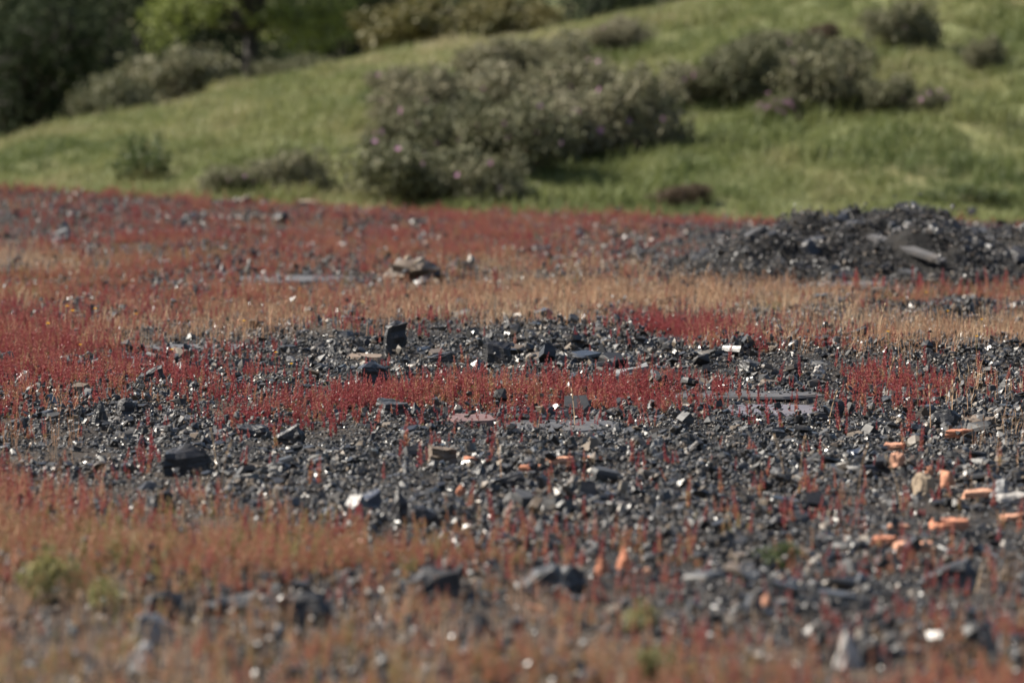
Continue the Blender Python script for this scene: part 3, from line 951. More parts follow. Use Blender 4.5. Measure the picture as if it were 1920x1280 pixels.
stone('slate_stone', 'low grey foreground rock in the middle of the left row', 440, 1152, 110, 34, 'wedge', M_slate1, 40, .5)
stone('slate_stone', 'large dark overhanging rock at the right of the left row', 565, 1180, 96, 56, 'block', M_dark, 41, .6, -.1)
stone('slate_stone', 'dark blurred rock between the red patches at bottom centre', 812, 1130, 90, 50, 'block', M_dark, 42, .7, .3)
stone('slate_stone', 'grey blurred rock right of bottom centre', 1008, 1115, 96, 44, 'wedge', M_slate1, 43, .7)
stone('slate_stone', 'dull grey rock beside the paired brick pieces', 1066, 1112, 64, 40, 'block', M_slate1, 44, .7, .6)
stone('slate_stone', 'broad grey rock below the row of brick pieces at right', 1772, 1104, 116, 42, 'wedge', M_slate1, 45, .5)
stone('grey_stone', 'rounded grey stone at the right edge by the bricks', 1876, 945, 40, 40, 'lump', M_grey, 46, .7)
stone('beige_stone', 'long pale stone lying at the right edge of the rubble', 1902, 946, 66, 16, 'block', M_pale, 47, .4)
stone('beige_stone', 'tall beige stone among the orange brick bits', 1734, 934, 48, 46, 'lump', M_beige, 48, .8)
stone('bluish_stone', 'pale bluish stone under the green clump at right', 1412, 1098, 34, 28, 'lump', M_grey, 49, .8)
stone('slate_stone', 'tilted grey slate far left in the blurred field', 118, 455, 42, 30, 'wedge', M_grey, 51, .4, -.5, (0, -.3))
stone('slate_stone', 'small tilted stone below the far left tilted slate', 166, 484, 22, 22, 'point', M_grey, 52, .5)
stone('beige_stone', 'tan rock on the far edge of the field', 577, 392, 44, 14, 'block', M_beige, 53, .6)
stone('slate_stone', 'dark lump near the far edge of the field below the tan rock', 530, 420, 40, 22, 'lump', M_dark, 54, .7)
stone('beige_stone', 'ochre block at the foot of the black heap', 1652, 536, 60, 24, 'block', M_beige, 55, .6)
stone('grey_stone', 'smooth pale grey stone in the middle of the right rubble', 1232, 850, 30, 22, 'lump', M_grey, 56, .7)
stone('pale_stone', 'pinkish pale stone beside the right red clump', 1536, 705, 24, 20, 'lump', M_pale, 57, .8)
stone('slate_plate', 'shiny bluish slate plate in the rubble above the bricks', 1610, 862, 60, 14, 'slab', M_blue, 58, .6, 0, (.2, 0), 'slate slab')
stone('slate_stone', 'broken slate stack in the rubble left of the orange sticks', 830, 872, 90, 26, 'slab', M_brown, 59, .6, .1, (.1, .05))
stone('beige_stone', 'orange-brown pebble in the rubble at lower left', 512, 962, 28, 26, 'lump', M_beige, 60, .8)
stone('slate_plate', 'dark slate plate lying level behind the square block', 470, 822, 80, 16, 'slab', M_slate1, 62, .7, .2, (.1, 0), 'slate slab')
stone('slate_stone', 'black slate chunk in the rubble left of the red carpet strip', 283, 716, 50, 24, 'wedge', M_dark, 63, .6, .1)
stone('slate_stone', 'small black cube-like stone above the left red carpet strip', 366, 706, 22, 22, 'block', M_dark, 64, .8, .4)
stone('slate_stone', 'dark overhanging chunk right of the orange sticks', 945, 920, 70, 26, 'wedge', M_dark, 65, .5)

slab('slate_plate', 'large lilac slate slab lying flat right of centre', 1448, 776, 205, .70, .026, M_lilac, 71, .05, (.03, 0), rest=75)
slab('slate_plate', 'maroon slate slab lying flat in front of the red patch', 882, 796, 105, .40, .03, M_maroon, 72, .1, (.04, 0), rest=75)
slab('slate_plate', 'wide grey slab beside the maroon slab', 1060, 806, 260, .75, .02, M_slab, 73, -.03, (.02, 0), rest=75)
slab('slate_plate', 'long grey slab behind the lilac slab', 1400, 742, 330, .55, .014, M_slab, 74, .02, (.006, 0))
slab('slate_plate', 'long grey slab under the red plants at left', 365, 654, 250, .6, .016, M_slab, 75, 0, (.006, 0))
slab('slate_plate', 'flat grey slab at far left of the small stone mound', 555, 528, 300, 1.1, .016, M_slab, 76, 0, (.008, 0))
slab('slate_plate', 'flat grey slab at the foot of the black heap', 1590, 543, 170, .6, .05, M_slab, 77, 0, (.03, 0))
slab('slate_plate', 'brown slab lying left of the upright block', 684, 674, 78, .35, .03, M_brown, 78, .1, (.03, 0))

# small mound of stones
mx, my, mz = hit(768, 533)
sm = empty('stone_mound', (mx, my + .15, mz))
tag(sm, 'small mound of pale broken stones in the blurred red field', 'stone mound')
rr = random.Random(9)
for k in range(34):
    a, q = rr.uniform(0, 6.28), math.sqrt(rr.random())
    s = rr.uniform(.05, .11)
    me = bm_mesh(rock_bm(s, s * rr.uniform(.6, .9), s * rr.uniform(.35, .7), 800 + k, rr.choice(('block', 'wedge', 'lump')), 0, .3), 'stone', rr.choice((M_grey, M_brown, M_slate1, M_beige, M_dark)))
    o = obj('stone', me, sm)
    o.location = (math.cos(a) * q * .22 + .02, math.sin(a) * q * .22, max(0, (1 - q ** 1.5) * .20) - .01)
    o.rotation_euler = (rr.gauss(0, .3), rr.gauss(0, .3), rr.uniform(0, 6.28))
bmc = rock_bm(.50, .46, .20, 888, 'lump', 2)
obj('core', bm_mesh(bmc, 'core', M_brown), sm).location = (.02, 0, -.01)

# ------------------------------------------------------------------ brick fragments
BR = [(995, 892, 50, 12, .12, 'left one of the orange sticks of brick in the middle rubble'),
      (1046, 880, 62, 16, .15, 'middle one of the orange brick sticks in the rubble'),
      (1106, 869, 48, 8, -.05, 'right thin one of the orange brick sticks'),
      (880, 870, 34, 6, 0, 'tiny orange brick sliver left of the orange sticks'),
      (1684, 893, 34, 28, .3, 'pale terracotta lump left of the beige stone'),
      (1778, 928, 32, 26, .4, 'bright orange lump right of the beige stone'),
      (1742, 902, 20, 16, .2, 'small orange chip just behind the beige stone'),
      (1832, 944, 66, 16, .35, 'orange brick sliver slanting up to the grey round stone'),
      (1786, 1003, 92, 20, .05, 'long orange brick piece, uppermost of the row at right'),
      (1690, 1004, 60, 12, -.15, 'thin orange brick piece left of the long one'),
      (1658, 1034, 62, 20, .2, 'pale orange brick piece below the thin one'),
      (1708, 1048, 84, 22, .1, 'thick orange brick piece, lowest of the row at right'),
      (1902, 985, 50, 14, .15, 'orange brick piece cut by the right edge of the picture'),
      (1676, 850, 54, 14, .05, 'tan-orange brick bar in the rubble above the terracotta lump'),
      (1130, 1092, 30, 32, .5, 'round orange brick lump in the blurred foreground, left of a pair'),
      (1170, 1088, 30, 38, -.4, 'pointed orange brick piece in the blurred foreground, right of a pair'),
      (1214, 1092, 24, 14, .1, 'small orange chip beside the pointed brick piece'),
      (1010, 1168, 38, 22, .2, 'orange brick lump in the bottom foreground near centre'),
      (1030, 964, 22, 12, .2, 'small orange chip in the rubble behind the pale brown stone'),
      (1436, 1150, 30, 22, .2, 'faint orange brick chip in the red foreground at right'),
      (864, 943, 20, 20, .4, 'small rusty brick chip above the leaning rocks'),
      (1800, 832, 60, 18, .3, 'dull brick slab below the olive-grey block')]
for k, (px, py, w, h, rz, lab) in enumerate(BR):
    stone('brick_fragment', lab, px, py, w, h * (.75 if w > 40 else 1), 'point' if h > 30 and w <= 30 else ('slab' if w > 40 else 'shard' if k % 2 else 'lump'), M_brick, 900 + k, .5 if w > 40 else .8, rz, (.12, -rz * .25), 'brick', 2, -.35)

# ------------------------------------------------------------------ the rubble around them
chip_scatter('slate_rubble', 12.5, 42, 180, chips, .6, 1.2, 'loose dark grey slate chips covering the bare ground in the middle', .72, 1.9, .6)
chip_scatter('fine_slate_grit', 12.5, 40, 130, grit, .8, 1.3, 'fine dark slate grit filling the gaps between the chips', .35, 1.4, .3)
chip_scatter('coarse_slate_rubble', 12.5, 42, 10, chips_coarse, .6, 1.2, 'coarser angular slate pieces strewn over the bare ground', .9, 1.35)
chip_scatter('slate_plates', 12.5, 42, 9, plates, .5, 1.15, 'thin flat slate plates lying level among the rubble', .95, 1.1)
chip_scatter('far_slate_rubble', 42, 58.3, 60, chips, .8, 1.5, 'blurred grey slate rubble at the far edge of the field')

# ------------------------------------------------------------------ single slate stones (the largest of the rubble)
ST = []
for s in range(14):
    r = random.Random(1000 + s)
    k = ('block', 'shard', 'slab', 'shard', 'wedge', 'shard', 'slab')[s % 7]
    ST.append(bm_mesh(rock_bm(.09, .09 * r.uniform(.55, .9), .09 * (r.uniform(.16, .3) if k == 'slab' else r.uniform(.3, .6)), 1020 + s, k, 3, .28), 'slate_stone', (M_slate1, M_dark, M_slate1, M_slate1, M_dark, M_slate1, M_slate1)[s % 7]))
r = random.Random(77)
cnt = 0
while cnt < 260:
    px, py = r.uniform(-30, 1950), r.choice((r.uniform(610, 700), r.uniform(640, 1000), r.uniform(780, 960), r.uniform(960, 1270)))
    x, y, z = hit(px, py)
    rc, tc_ = cover(np.array([x]), np.array([y]), 0)
    if rc[0] + tc_[0] > .38 and r.random() > (.12 if py < 900 else .02): continue
    if any(abs(px - a) < b_ * .6 + 14 and -h_ * .9 < py - c < h_ * .6 + 14 for a, c, b_, h_ in HERO): continue
    if 1330 < px < 1560 and 755 < py < 785: continue
    if 820 < px < 950 and 785 < py < 805: continue
    o = obj('slate_stone', ST[r.randrange(14)])
    s = min(1.15, .40 * (1 / max(.08, r.random())) ** .42)
    o.location = (x, y, z - .008 * s)
    o.scale = (s, s, s)
    o.rotation_euler = (r.gauss(0, .16), r.gauss(0, .16), r.uniform(0, 6.28))
    if py < 700 and px < 690: g, l = 'stones left of the upright block', 'loose slate stone on the rubble left of the upright block'
    elif py < 700 and px < 1150: g, l = 'stones of the central bank', 'loose slate stone on the bank around the upright and squat blocks'
    elif py < 700: g, l = 'stones of the right bank', 'loose slate stone on the low bank at right behind the slabs'
    elif py < 900 and px < 960: g, l = 'stones of the left middle rubble', 'loose slate stone in the sharp rubble left of centre'
    elif py < 900: g, l = 'stones of the right middle rubble', 'loose slate stone in the sharp rubble right of centre'
    elif py < 1060: g, l = 'stones of the front rubble', 'loose slate stone in the softly blurred front rubble'
    else: g, l = 'stones of the foreground', 'strongly blurred slate stone scattered in the foreground'
    tag(o, l, 'stone', g)
    cnt += 1

# ------------------------------------------------------------------ single dock plants
DK = []
for s in range(12):
    r = random.Random(1200 + s)
    a, b, c = dock(r, .12, 34, .0060, .22)
    DK.append((mesh('stem', *a, M_stem), mesh('seed_spike', *b, M_spike), mesh('leaf', *c, M_dockleaf)))
r = random.Random(31)
cnt = 0
while cnt < 295:
    u = r.random()
    if u < .40: px, py = r.uniform(-20, 1940), r.uniform(640, 900)
    elif u < .55: px, py = r.uniform(1130, 1940), r.uniform(690, 790)
    elif u < .70: px, py = r.gauss(1645, 45), r.gauss(742, 14)
    elif u < .93: px, py = r.uniform(350, 1940), r.uniform(880, 1110)
    else: px, py = r.uniform(1560, 1940), r.uniform(540, 562)
    x, y, z = hit(px, py)
    if .2 < u < .55:
        if r.random() > .25 + float(cover(np.array([x]), np.array([y]))[0][0]): continue
    ms = DK[r.randrange(12)]
    e = empty('dock_plant', (x, y, z), r.uniform(0, 6.28))
    s = r.uniform(.45, 1.15) * (1.25 if u >= .93 else 1)
    if py > 880: s = r.uniform(.6, 1.1)
    e.scale = (s, s, s * r.uniform(.9, 1.15))
    hv = min(1, max(0, r.gauss(.15, .14) + (.3 if r.random() < .2 else 0) + (.18 if py > 880 else 0)))
    for nm, m_ in zip(('stem', 'seed_spike', 'leaf'), ms):
        o = obj(nm, m_, e)
        o['hue'] = hv
    if u >= .93: g, l = 'dock before the heap', 'tall red dock plant in the fringe below the black heap'
    elif py < 700 and px < 1000: g, l = 'dock on the left bank', 'single red dock spike on the rubble bank left of centre'
    elif py < 700: g, l = 'dock on the right bank', 'single red dock spike on the rubble bank right of centre'
    elif 1540 < px < 1740 and py < 800: g, l = 'dock clump at right', 'red dock spike in the dense clump above the lilac slab at right'
    elif py < 800 and px < 760: g, l = 'dock left of the patch', 'single red dock spike at the left end of the middle red patch'
    elif py < 800 and px < 1160: g, l = 'dock of the patch', 'single red dock spike standing in the middle red patch'
    elif py < 800: g, l = 'dock right of the patch', 'single red dock spike on the rubble right of the middle red patch'
    elif py < 900: g, l = 'dock in the sharp rubble', 'lone red dock spike in the sharp rubble below the slabs'
    elif px < 1150: g, l = 'dock in the left front rubble', 'lone blurred red dock spike in the front rubble left of the brick pair'
    else: g, l = 'dock in the right front rubble', 'lone blurred red dock spike in the front rubble near the brick row'
    tag(e, l, 'red plant', g)
    cnt += 1

# ------------------------------------------------------------------ dry stalks
def stalk_mesh(seed, h):
    r = random.Random(seed)
    V, Fc = [], []
    lx, ly = r.uniform(-.35, .35) * h, r.uniform(-.2, .2) * h
    pts = [Vector((lx * t * t, ly * t * t, h * t - .005)) for t in (0, .3, .6, .85, 1)]
    tube(V, Fc, pts, [.0026, .0024, .002, .0015, .0008], 3)
    V2, F2 = [], []
    for k in range(12):
        t = .72 + .28 * k / 12
        bead(V2, F2, Vector((lx * t * t, ly * t * t, h * t)), Vector((lx * .8, ly * .8, 1)).normalized(), Vector((math.cos(k * 2.4), math.sin(k * 2.4), .2)), .0042, .020)
    return mesh('stem', V, Fc, M_straw), mesh('seed_head', V2, F2, M_straw)
SK = [stalk_mesh(1300 + s, .2) for s in range(6)]
r = random.Random(44)
spots = [(1078, 806, .9), (1008, 822, .7), (940, 905, .8), (1310, 802, .8), (1660, 755, 1.1), (1720, 770, 1.0), (1785, 806, 1.1), (1555, 800, .8), (1062, 612, 1.2), (1045, 575, 1.3),
         (1470, 905, .9), (1500, 905, .9), (1610, 925, .9), (1690, 960, 1.0), (1745, 820, 1.1), (1815, 775, .9), (405, 880, .8), (415, 915, .9), (1240, 620, .9), (1338, 640, .9)]
spots += [(r.uniform(900, 1400), r.uniform(535, 585), r.uniform(.9, 1.5)) for _ in range(24)] + [(r.uniform(180, 620), r.uniform(590, 625), r.uniform(.7, 1.1)) for _ in range(12)] + [(r.uniform(1480, 1920), r.uniform(600, 640), r.uniform(.7, 1.1)) for _ in range(12)]
for px, py, s in spots:
    x, y, z = hit(px, py)
    e = empty('dry_grass_stalk', (x, y, z), r.uniform(0, 6.28))
    e.scale = (s, s, s)
    hv = r.uniform(.2, .9)
    for nm, m_ in zip(('stem', 'seed_head'), SK[r.randrange(6)]):
        o = obj(nm, m_, e)
        o['hue'] = hv
    if py < 590: g, l = 'straw on the tan strip', 'tall dry stalk rising from the tan grass strip behind the bank'
    elif py < 650: g, l = 'straw behind the bank', 'thin dry stalk in the straw fringe along the back of the bank'
    else: g, l = 'straw in the rubble', 'lone thin straw stalk rising from the slate rubble'
    tag(e, l, 'dry stalk', g)

# ------------------------------------------------------------------ yellow flowers
def flower_meshes(seed):
    r = random.Random(seed)
    V, Fc = [], []
    tube(V, Fc, [Vector((0, 0, -.005)), Vector((.004, 0, .06)), Vector((.002, .003, .12))], [.0014, .0012, .001], 4)
    st = mesh('stem', V, Fc, M_olive)
    V, Fc = [], []
    for ring, (n, l, up) in enumerate(((12, .013, .25), (10, .010, .7))):
        for k in range(n):
            a = 6.283 * k / n + ring * .2
            d = Vector((math.cos(a), math.sin(a), up)).normalized()
            w = Vector((-math.sin(a), math.cos(a), 0)) * .0026
            b = Vector((.002, .003, .12))
            i = len(V)
            V += [b - w * .4, b + w * .4, b + d * l + w, b + d * l - w]
            Fc.append((i, i + 1, i + 2, i + 3))
    return st, mesh('flower_head', V, Fc, M_yellow)
FM = [flower_meshes(1400 + s) for s in range(3)]
for k, (px, py, lab) in enumerate([(125, 583, 'largest yellow flower at upper left of the red field'), (137, 592, 'yellow flower just below the largest one'), (180, 588, 'yellow flower right of the close pair'),
        (90, 618, 'yellow flower among pale plants at far left'), (255, 586, 'yellow flower right of the left group'), (150, 648, 'yellow flower low in the left red carpet'),
        (323, 658, 'yellow flower beside the long grey slab at left'), (458, 601, 'yellow flower in the straw left of the bank'), (517, 663, 'yellow flower at the left end of the bank rubble'),
        (545, 687, 'orange-yellow flower below the left end of the bank'), (680, 563, 'yellow flower in the red field above the upright block'), (1738, 543, 'yellow flower below the black heap'),
        (1778, 580, 'yellow flower right of the dark strip below the heap'), (1840, 600, 'yellow flower in the straw near the right edge'), (1830, 634, 'yellow flower on the back of the right bank'),
        (1665, 624, 'small yellow flower in the straw behind the right bank'), (563, 536, 'small yellow flower beside the far flat slab')]):
    x, y, z = hit(px, py + .11 * F / 33)
    e = empty('yellow_flower', (x, y, z), k * 1.3)
    e.scale = (1.15 if k < 4 else .85,) * 3
    for nm, m_ in zip(('stem', 'flower_head'), FM[k % 3]):
        obj(nm, m_, e)
    tag(e, lab, 'flower', 'yellow flowers in the field')

# white scrap caught on the plants at left
def crumple(seed, sx, sy, sz):
    r = random.Random(seed)
    V = [Vector((sx * (u - .5 + r.uniform(-.1, .1)) * (1 - .5 * v), sy * math.sin(u * 9 + v * 4) * .5, sz * v + r.uniform(-.004, .004))) for v in np.linspace(0, 1, 7) for u in np.linspace(0, 1, 6)]
    Fc = [(a * 6 + b, a * 6 + b + 1, a * 6 + b + 7, a * 6 + b + 6) for a in range(6) for b in range(5)]
    return V, Fc
o = obj('white_scrap', mesh('white_scrap', *crumple(3, .055, .03, .075), M_white))
x, y, z = hit(38, 722)
o.location = (x, y, z + .003)
o.rotation_euler = (.1, .35, .2)
so = o.modifiers.new('thick', 'SOLIDIFY'); so.thickness = .0015
tag(o, 'crumpled white scrap caught in the red plants at far left', 'scrap')

# ------------------------------------------------------------------ leafy weeds, shrubs, trees
def leaf_cloud(lobes, n, size, seed, up=.3, fill=.55):
    """n leaf quads spread through ellipsoid lobes [(cx,cy,cz,rx,ry,rz)], denser to the outside"""
    g = np.random.default_rng(seed)
    L = np.array(lobes, float)
    vol = (L[:, 3] * L[:, 4] * L[:, 5]) ** (2 / 3)
    k = g.choice(len(L), n, p=vol / vol.sum())
    d = g.normal(0, 1, (n, 3))
    d /= np.linalg.norm(d, axis=1)[:, None]
    rad = 1 - fill * g.random(n) ** 1.7
    # twiggy clumps: pull the leaves towards a limited number of sprigs
    ns = max(8, n // 14)
    kk = g.choice(len(L), ns, p=vol / vol.sum())
    dd = g.normal(0, 1, (ns, 3)); dd /= np.linalg.norm(dd, axis=1)[:, None]
    rr_ = 1.08 - fill * g.random(ns) ** 1.6
    sp = L[kk, :3] + dd * rr_[:, None] * L[kk, 3:]
    C = sp[g.integers(0, ns, n)] + g.normal(0, 1, (n, 3)) * size * 1.3
    loose = g.random(n) < .3
    C[loose] = (L[k, :3] + d * rad[:, None] * L[k, 3:])[loose]
    nrm = g.normal(0, 1, (n, 3)); nrm[:, 2] += up
    nrm /= np.linalg.norm(nrm, axis=1)[:, None]
    u = np.cross(nrm, g.normal(0, 1, (n, 3))); u /= np.linalg.norm(u, axis=1)[:, None]
    w = np.cross(nrm, u)
    s = size * g.uniform(.6, 1.3, n)[:, None]
    Q = np.stack([C - u * s, C + w * s * .45, C + u * s, C - w * s * .45], 1)
    return Q.reshape(-1, 3)

def shrub_parts(seed, w, h, n, size, mat, nlobe=9):
    """foliage and stem meshes for a unit-ish shrub of width w, height h, base at z=0"""
    r = random.Random(seed)
    lobes = []
    for k in range(nlobe):
        a, q = r.uniform(0, 6.28), math.sqrt(r.random()) * .40
        rad = r.uniform(.09, .21)
        zc = h * r.uniform(.28, .78) * (1 - q * .7)
        lobes.append((math.cos(a) * q * w, math.sin(a) * q * w, zc, rad * w, rad * w, rad * h * 1.0))
    lobes.append((0, 0, h * .3, w * .36, w * .36, h * .3))
    fol = qmesh('foliage', leaf_cloud(lobes, n, size, seed), 4, mat)
    V, Fc = [], []
    for L in lobes:
        tip = Vector(L[:3]) + Vector((0, 0, L[5] * .5))
        mid = tip * .5 + Vector((r.uniform(-.05, .05) * w, r.uniform(-.05, .05) * w, 0))
        tube(V, Fc, [Vector((r.uniform(-.03, .03), r.uniform(-.03, .03), -.05)), mid, tip], [.018 * w, .012 * w, .004 * w], 4)
    return fol, mesh('stem', V, Fc, M_twig), lobes

def petal_mesh():
    V, Fc = [], []
    for k in range(5):
        a = 6.283 * k / 5
        d, w = Vector((math.cos(a), math.sin(a), .3)), Vector((-math.sin(a), math.cos(a), 0))
        i = len(V)
        V += [Vector((0, 0, 0)), d * .02 + w * .018, d * .042, d * .02 - w * .018]
        Fc.append((i, i + 1, i + 2, i + 3))
    return mesh('flower', V, Fc, M_pink)
PETAL = petal_mesh()
CIS = [shrub_parts(1500 + s, 1.0, .75, 5600, .026, M_cistus, 20) for s in range(5)]
DUL = [shrub_parts(1520, 1.0, .7, 4200, .026, M_dull, 8)]
WEED = [shrub_parts(1530 + s, 1.0, .8, 900, .04, M_weed, 9) for s in range(2)]

def shrub(name, label, px, py, w, h, protos, seed, flowers=0, group=None, base=None, cat='bush'):
    r = random.Random(seed)
    x, y, z = base or hit(px, py, 60.5, 90)
    m = y / F
    fol, stem, lobes = protos[seed % len(protos)]
    e = empty(name, (x, y + w * m * .25, 0), r.uniform(-.6, .6))
    e.location.z = Hs(x, y + w * m * .25) - .03 if base is None else z
    e.scale = (w * m * 1.3, w * m * 1.15, h * m / .75 * 1.45)
    fo = obj('foliage', fol, e)
    obj('stem', stem, e)
    front = -e.rotation_euler.z - math.pi / 2
    for k in range(flowers):
        L = lobes[r.randrange(len(lobes))]
        a, b = front + r.uniform(-1.5, 1.5), r.uniform(-.4, 1)
        c = math.sqrt(1 - b * b)
        o = obj('flower', PETAL, fo)
        o.location = (L[0] + math.cos(a) * c * L[3] * 1.08, L[1] + math.sin(a) * c * L[4] * 1.08, max(.05, L[2] + b * L[5] * 1.08))
        q = Vector((math.cos(a) * c, math.sin(a) * c, b)).to_track_quat('Z', 'Y')
        o.rotation_euler = q.to_euler()
        s = r.uniform(.5, .8) / max(.4, w * m)
        o.scale = (s, s, s)
    return tag(e, label, cat, group)

G1, G2 = 'bushes of the central thicket', 'bushes of the right thicket'
for k, (px, py, w, h, fl, lab) in enumerate([
    (790, 392, 210, 120, 9, 'grey-green bush at the lower left foot of the central thicket'),
    (905, 396, 150, 90, 6, 'small bush at the bottom of the central thicket'),
    (745, 330, 120, 120, 8, 'pink-flowered bush on the left flank of the central thicket'),
    (850, 330, 190, 130, 8, 'bush in the lower middle of the central thicket'),
    (965, 335, 190, 130, 7, 'bush right of the lower middle of the central thicket'),
    (1080, 325, 180, 140, 6, 'bush at the lower right of the central thicket'),
    (1180, 300, 180, 140, 4, 'dark bush at the right end of the central thicket'),
    (770, 255, 150, 110, 6, 'bush on the upper left of the central thicket'),
    (900, 250, 190, 110, 5, 'bush in the heart of the central thicket'),
    (1030, 240, 190, 110, 5, 'bush right of the heart of the central thicket'),
    (1130, 225, 150, 110, 5, 'upper right bush of the central thicket'),
    (735, 180, 90, 48, 1, 'small dark bush at the upper left tip of the thicket'),
    (920, 170, 150, 80, 1, 'bush near the top of the central thicket'),
    (1040, 165, 160, 90, 3, 'broad bush at the top of the central thicket'),
    (1155, 100, 110, 60, 1, 'small bush higher on the slope above the thicket')]):
    shrub('cistus_bush', lab, px, py, w, h, CIS, 1600 + k, fl, G1)
for k, (px, py, w, h, fl, lab) in enumerate([
    (1300, 205, 130, 75, 2, 'leftmost low bush of the right thicket'),
    (1395, 205, 140, 110, 3, 'tall bush left of centre in the right thicket'),
    (1480, 195, 150, 110, 2, 'middle bush of the right thicket'),
    (1560, 220, 150, 115, 2, 'lower right bush of the right thicket'),
    (1400, 140, 120, 65, 1, 'upper left bush of the right thicket'),
    (1470, 120, 120, 60, 1, 'topmost grey bush of the right thicket'),
    (1590, 140, 90, 60, 3, 'upper right bush of the right thicket'),
    (1462, 240, 84, 52, 22, 'small bush full of pink flowers in front of the right thicket'),
    (1672, 212, 110, 60, 2, 'low bush right of the right thicket'),
    (1738, 216, 70, 45, 7, 'pinkish small bush at the far right of the right thicket')]):
    shrub('cistus_bush', lab, px, py, w, h, CIS, 1640 + k, fl, G2)
shrub('brown_bush', 'brownish bush on top of the right thicket', 1535, 108, 85, 55, DUL, 1660)
shrub('cistus_bush', 'lone bush high on the slope at upper right', 1688, 95, 125, 80, CIS, 1661, 1)
shrub('cistus_bush', 'small lone bush near the right edge of the slope', 1842, 138, 70, 60, CIS, 1662, 0)
shrub('green_weed', 'dark green leafy weed at the left foot of the hill', 268, 350, 130, 62, WEED, 1663, 0, None, None, 'weed')
shrub('green_weed', 'thin upright green weed behind the dark left weed', 246, 322, 46, 66, WEED, 1664, 0, None, None, 'weed')
shrub('cistus_bush', 'small dark bush at the hill foot, left of a pair', 438, 375, 105, 60, CIS, 1665, 5)
shrub('cistus_bush', 'small grey bush at the hill foot, right of a pair', 542, 372, 130, 76, CIS, 1666, 4)
shrub('brown_bush', 'low dull bush in the grass above the slate field', 1278, 392, 120, 40, DUL, 1667)
shrub('green_weed', 'low green clump at the hill foot near the right edge', 1812, 390, 150, 34, WEED, 1668, 0, None, None, 'weed')

def back(px, d, z):
    return ((px - 960) / F * d, d, z)
GB = [shrub_parts(1700 + s, 1.0, .6, 5200, .03, M_cistus, 11) for s in range(2)]
OB = [shrub_parts(1710 + s, 1.0, .6, 6500, .03, M_treeolive, 12) for s in range(2)]
def back_shrub(label, px, d, top_py, w, h, protos, seed):
    ztop = CH - (top_py - HORIZON) / F * d
    return shrub('background_shrub', label, px, 0, w, h, protos, seed, 0, None, back(px, d, ztop - h * d / F * 1.05))
back_shrub('wide grey-green bush behind the crest below the light tree', 320, 90, 66, 190, 120, GB, 1720)
back_shrub('smaller grey-green bush left of the wide one behind the crest', 205, 88, 120, 150, 120, GB, 1721)
back_shrub('low grey bush behind the crest right of the tree trunk', 560, 92, 92, 130, 60, GB, 1722)
back_shrub('large yellowish olive bush behind the crest', 800, 94, -12, 230, 120, OB, 1723)
back_shrub('yellowish olive bush at the right end behind the crest', 940, 95, -15, 190, 110, OB, 1725)

def tree(label, px, d, ground, trunk_h, crown, n, size, mat, seed, lean=.0, name='tree', trunk_r=.16):
    """crown: list of lobes in metres relative to the trunk base"""
    r = random.Random(seed)
    x, y, z = back(px, d, ground)
    e = empty(name, (x, y, z))
    V, Fc = [], []
    fork = Vector((lean * trunk_h, 0, trunk_h))
    tube(V, Fc, [Vector((0, 0, -.4)), Vector((lean * trunk_h * .3, .03, trunk_h * .5)), fork], [trunk_r * 1.3, trunk_r, trunk_r * .85], 9)
    tr = obj('trunk', mesh('trunk', V, Fc, M_bark, True), e)
    for L in crown:
        V, Fc = [], []
        c = Vector(L[:3])
        mid = fork.lerp(c, .5) + Vector((r.uniform(-.25, .25), r.uniform(-.25, .25), r.uniform(-.1, .3)))
        tube(V, Fc, [fork - Vector((0, 0, .1)), mid, c, c + Vector((0, 0, L[5] * .6))], [trunk_r * .6, trunk_r * .38, trunk_r * .2, trunk_r * .06], 6)
        for q in range(4):
            t = Vector((r.gauss(0, 1), r.gauss(0, 1), r.gauss(0, .7))).normalized()
            tube(V, Fc, [c, c + Vector((t.x * L[3], t.y * L[4], t.z * L[5])) * .8], [trunk_r * .16, trunk_r * .04], 4)
        obj('limb', mesh('limb', V, Fc, M_bark, True), tr)
    obj('crown', qmesh('crown', leaf_cloud(crown, n, size, seed, .5, .75), 4, mat), e)
    return tag(e, label, 'tree')

def lobes_ring(seed, cx, cz, rx, rz, n, lobe):
    r = random.Random(seed)
    out = []
    for k in range(n):
        a, q = r.uniform(0, 6.28), math.sqrt(r.random())
        z = cz + rz * r.uniform(-1, 1) * (1 - .5 * q)
        s = lobe * r.uniform(.7, 1.25)
        out.append((cx + math.cos(a) * q * rx, math.sin(a) * q * rx, z, s, s, s * .8))
    return out
# light-green tree with the visible trunk
tree('light green tree with a dark trunk behind the crest', 466, 103, 0.5, 1.7,
     [(-1.5, -.3, 1.75, .5, .6, .55), (-1.1, -.5, 2.0, .55, .7, .55), (-.55, -.5, 2.15, .5, .7, .5), (.5, -.2, 1.75, .5, .7, .45), (1.05, -.3, 1.6, .55, .7, .6), (1.5, 0, 1.9, .5, .7, .6), (.2, .4, 2.4, .7, .8, .5)]
     + lobes_ring(3, 0, 4.2, 1.9, 1.1, 12, .75), 15000, .06, M_treelight, 1801, .05, 'light_tree', .14)
tree('big dark evergreen filling the upper left corner', 40, 98, -1.2, 1.2, lobes_ring(4, -.2, 2.6, 1.5, 1.7, 22, .75) + [(-.6, -.6, 1.2, .8, .8, .8), (.5, -.6, 1.1, .8, .8, .8), (.9, -.3, 2.0, .7, .7, .8)], 15000, .06, M_treedark, 1802, 0, 'dark_tree', .2)
tree('dark evergreen in the gap left of the light tree', 215, 112, -1.4, 1.0, lobes_ring(5, 0, 2.8, 1.3, 2.0, 20, .8) + [(0, -.4, 1.0, .9, .9, .8), (-.8, -.4, 1.6, .8, .8, .8), (.8, -.4, 1.6, .8, .8, .8)], 12000, .07, M_treedark, 1803, 0, 'dark_tree', .2)
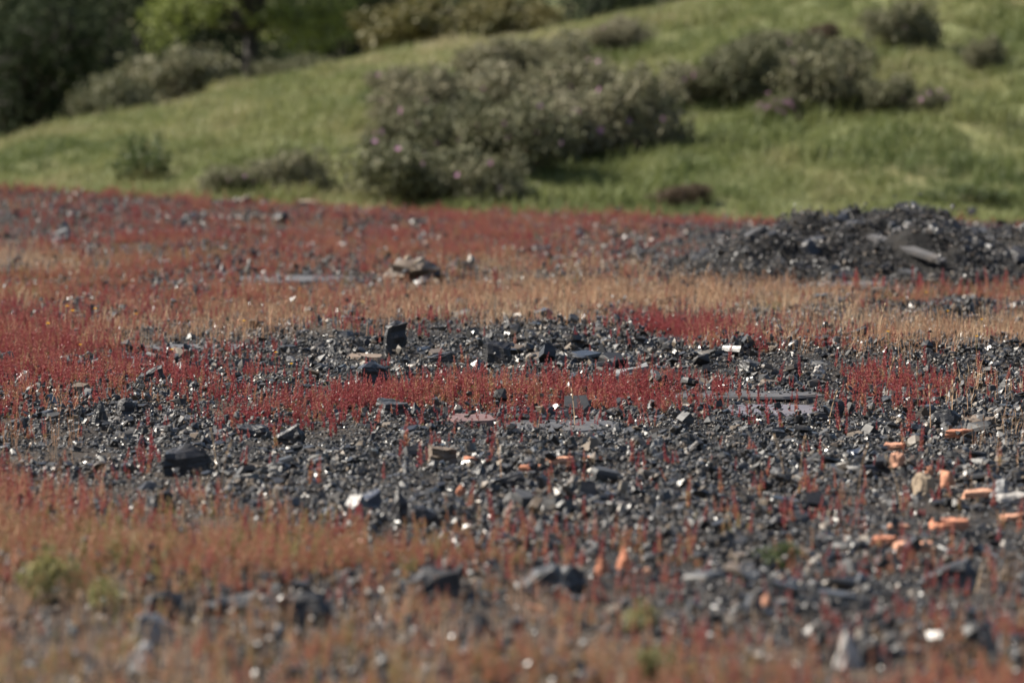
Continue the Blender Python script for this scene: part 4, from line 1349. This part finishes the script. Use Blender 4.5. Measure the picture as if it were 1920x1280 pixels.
tree('dark tree right of the light tree behind the crest', 660, 112, -.6, 1.0, lobes_ring(6, 0, 3.0, 1.2, 2.0, 18, .75) + [(0, -.4, 1.6, .9, .9, .8)], 10000, .07, M_treedark, 1804, 0, 'dark_tree', .18)
for k, (px, d, lab) in enumerate([(-140, 104, 'dark evergreen cut off by the left edge of the picture'), (330, 124, 'dark tree directly behind the light tree'), (560, 126, 'deep dark tree seen behind the right half of the light tree'),
                                  (780, 120, 'dark tree behind the yellowish olive bushes'), (930, 124, 'dark tree far behind the right olive bush'), (1070, 122, 'grey-dark tree at the top of the picture right of the olive bushes'), (110, 126, 'farthest dark evergreen at upper left'), (1230, 128, 'dark tree hidden behind the upper crest'), (-330, 116, 'dark evergreen well outside the left edge')]):
    tree(lab, px, d, -1.5, 1.0, lobes_ring(20 + k, 0, 3.2, 1.6, 2.3, 18, .95) + [(0, -.4, 1.1, 1.1, 1.0, .9), (-.9, -.3, 1.5, 1, .9, .9), (.9, -.3, 1.5, 1, .9, .9)], 9000, .085, M_treedark, 1820 + k, 0, 'dark_tree', .2)

# leafy weeds in the foreground
OW = [shrub_parts(1900 + s, 1.0, 1.0, 700, .05, M_olive, 7) for s in range(2)]
def fore_weed(label, px, py, w, h, protos, seed):
    x, y, z = hit(px, py)
    m = y / F
    fol, stem, lobes = protos[seed % len(protos)]
    e = empty('leafy_weed', (x, y, z - .005), seed)
    e.scale = (w * m, w * m, h * m)
    obj('foliage', fol, e)
    obj('stem', stem, e)
    tag(e, label, 'weed')
fore_weed('olive-yellow weed in the orange patch at the left edge', 90, 1130, 130, 150, OW, 1)
fore_weed('smaller olive weed right of the left edge weed', 200, 1150, 90, 90, OW, 2)
fore_weed('blurred olive weed near the bottom right of centre', 1200, 1190, 90, 90, OW, 3)
fore_weed('blurred olive weed at the bottom edge right of centre', 1225, 1290, 90, 110, OW, 4)
MW = [shrub_parts(1910, 1.0, 1.0, 900, .05, M_weed, 8)]
fore_weed('dark green weed clump in the blurred rubble at right', 1455, 1076, 95, 75, MW, 0)
fore_weed('tiny green rosette on the bank behind the ridged stone', 1158, 682, 40, 26, OW, 5)
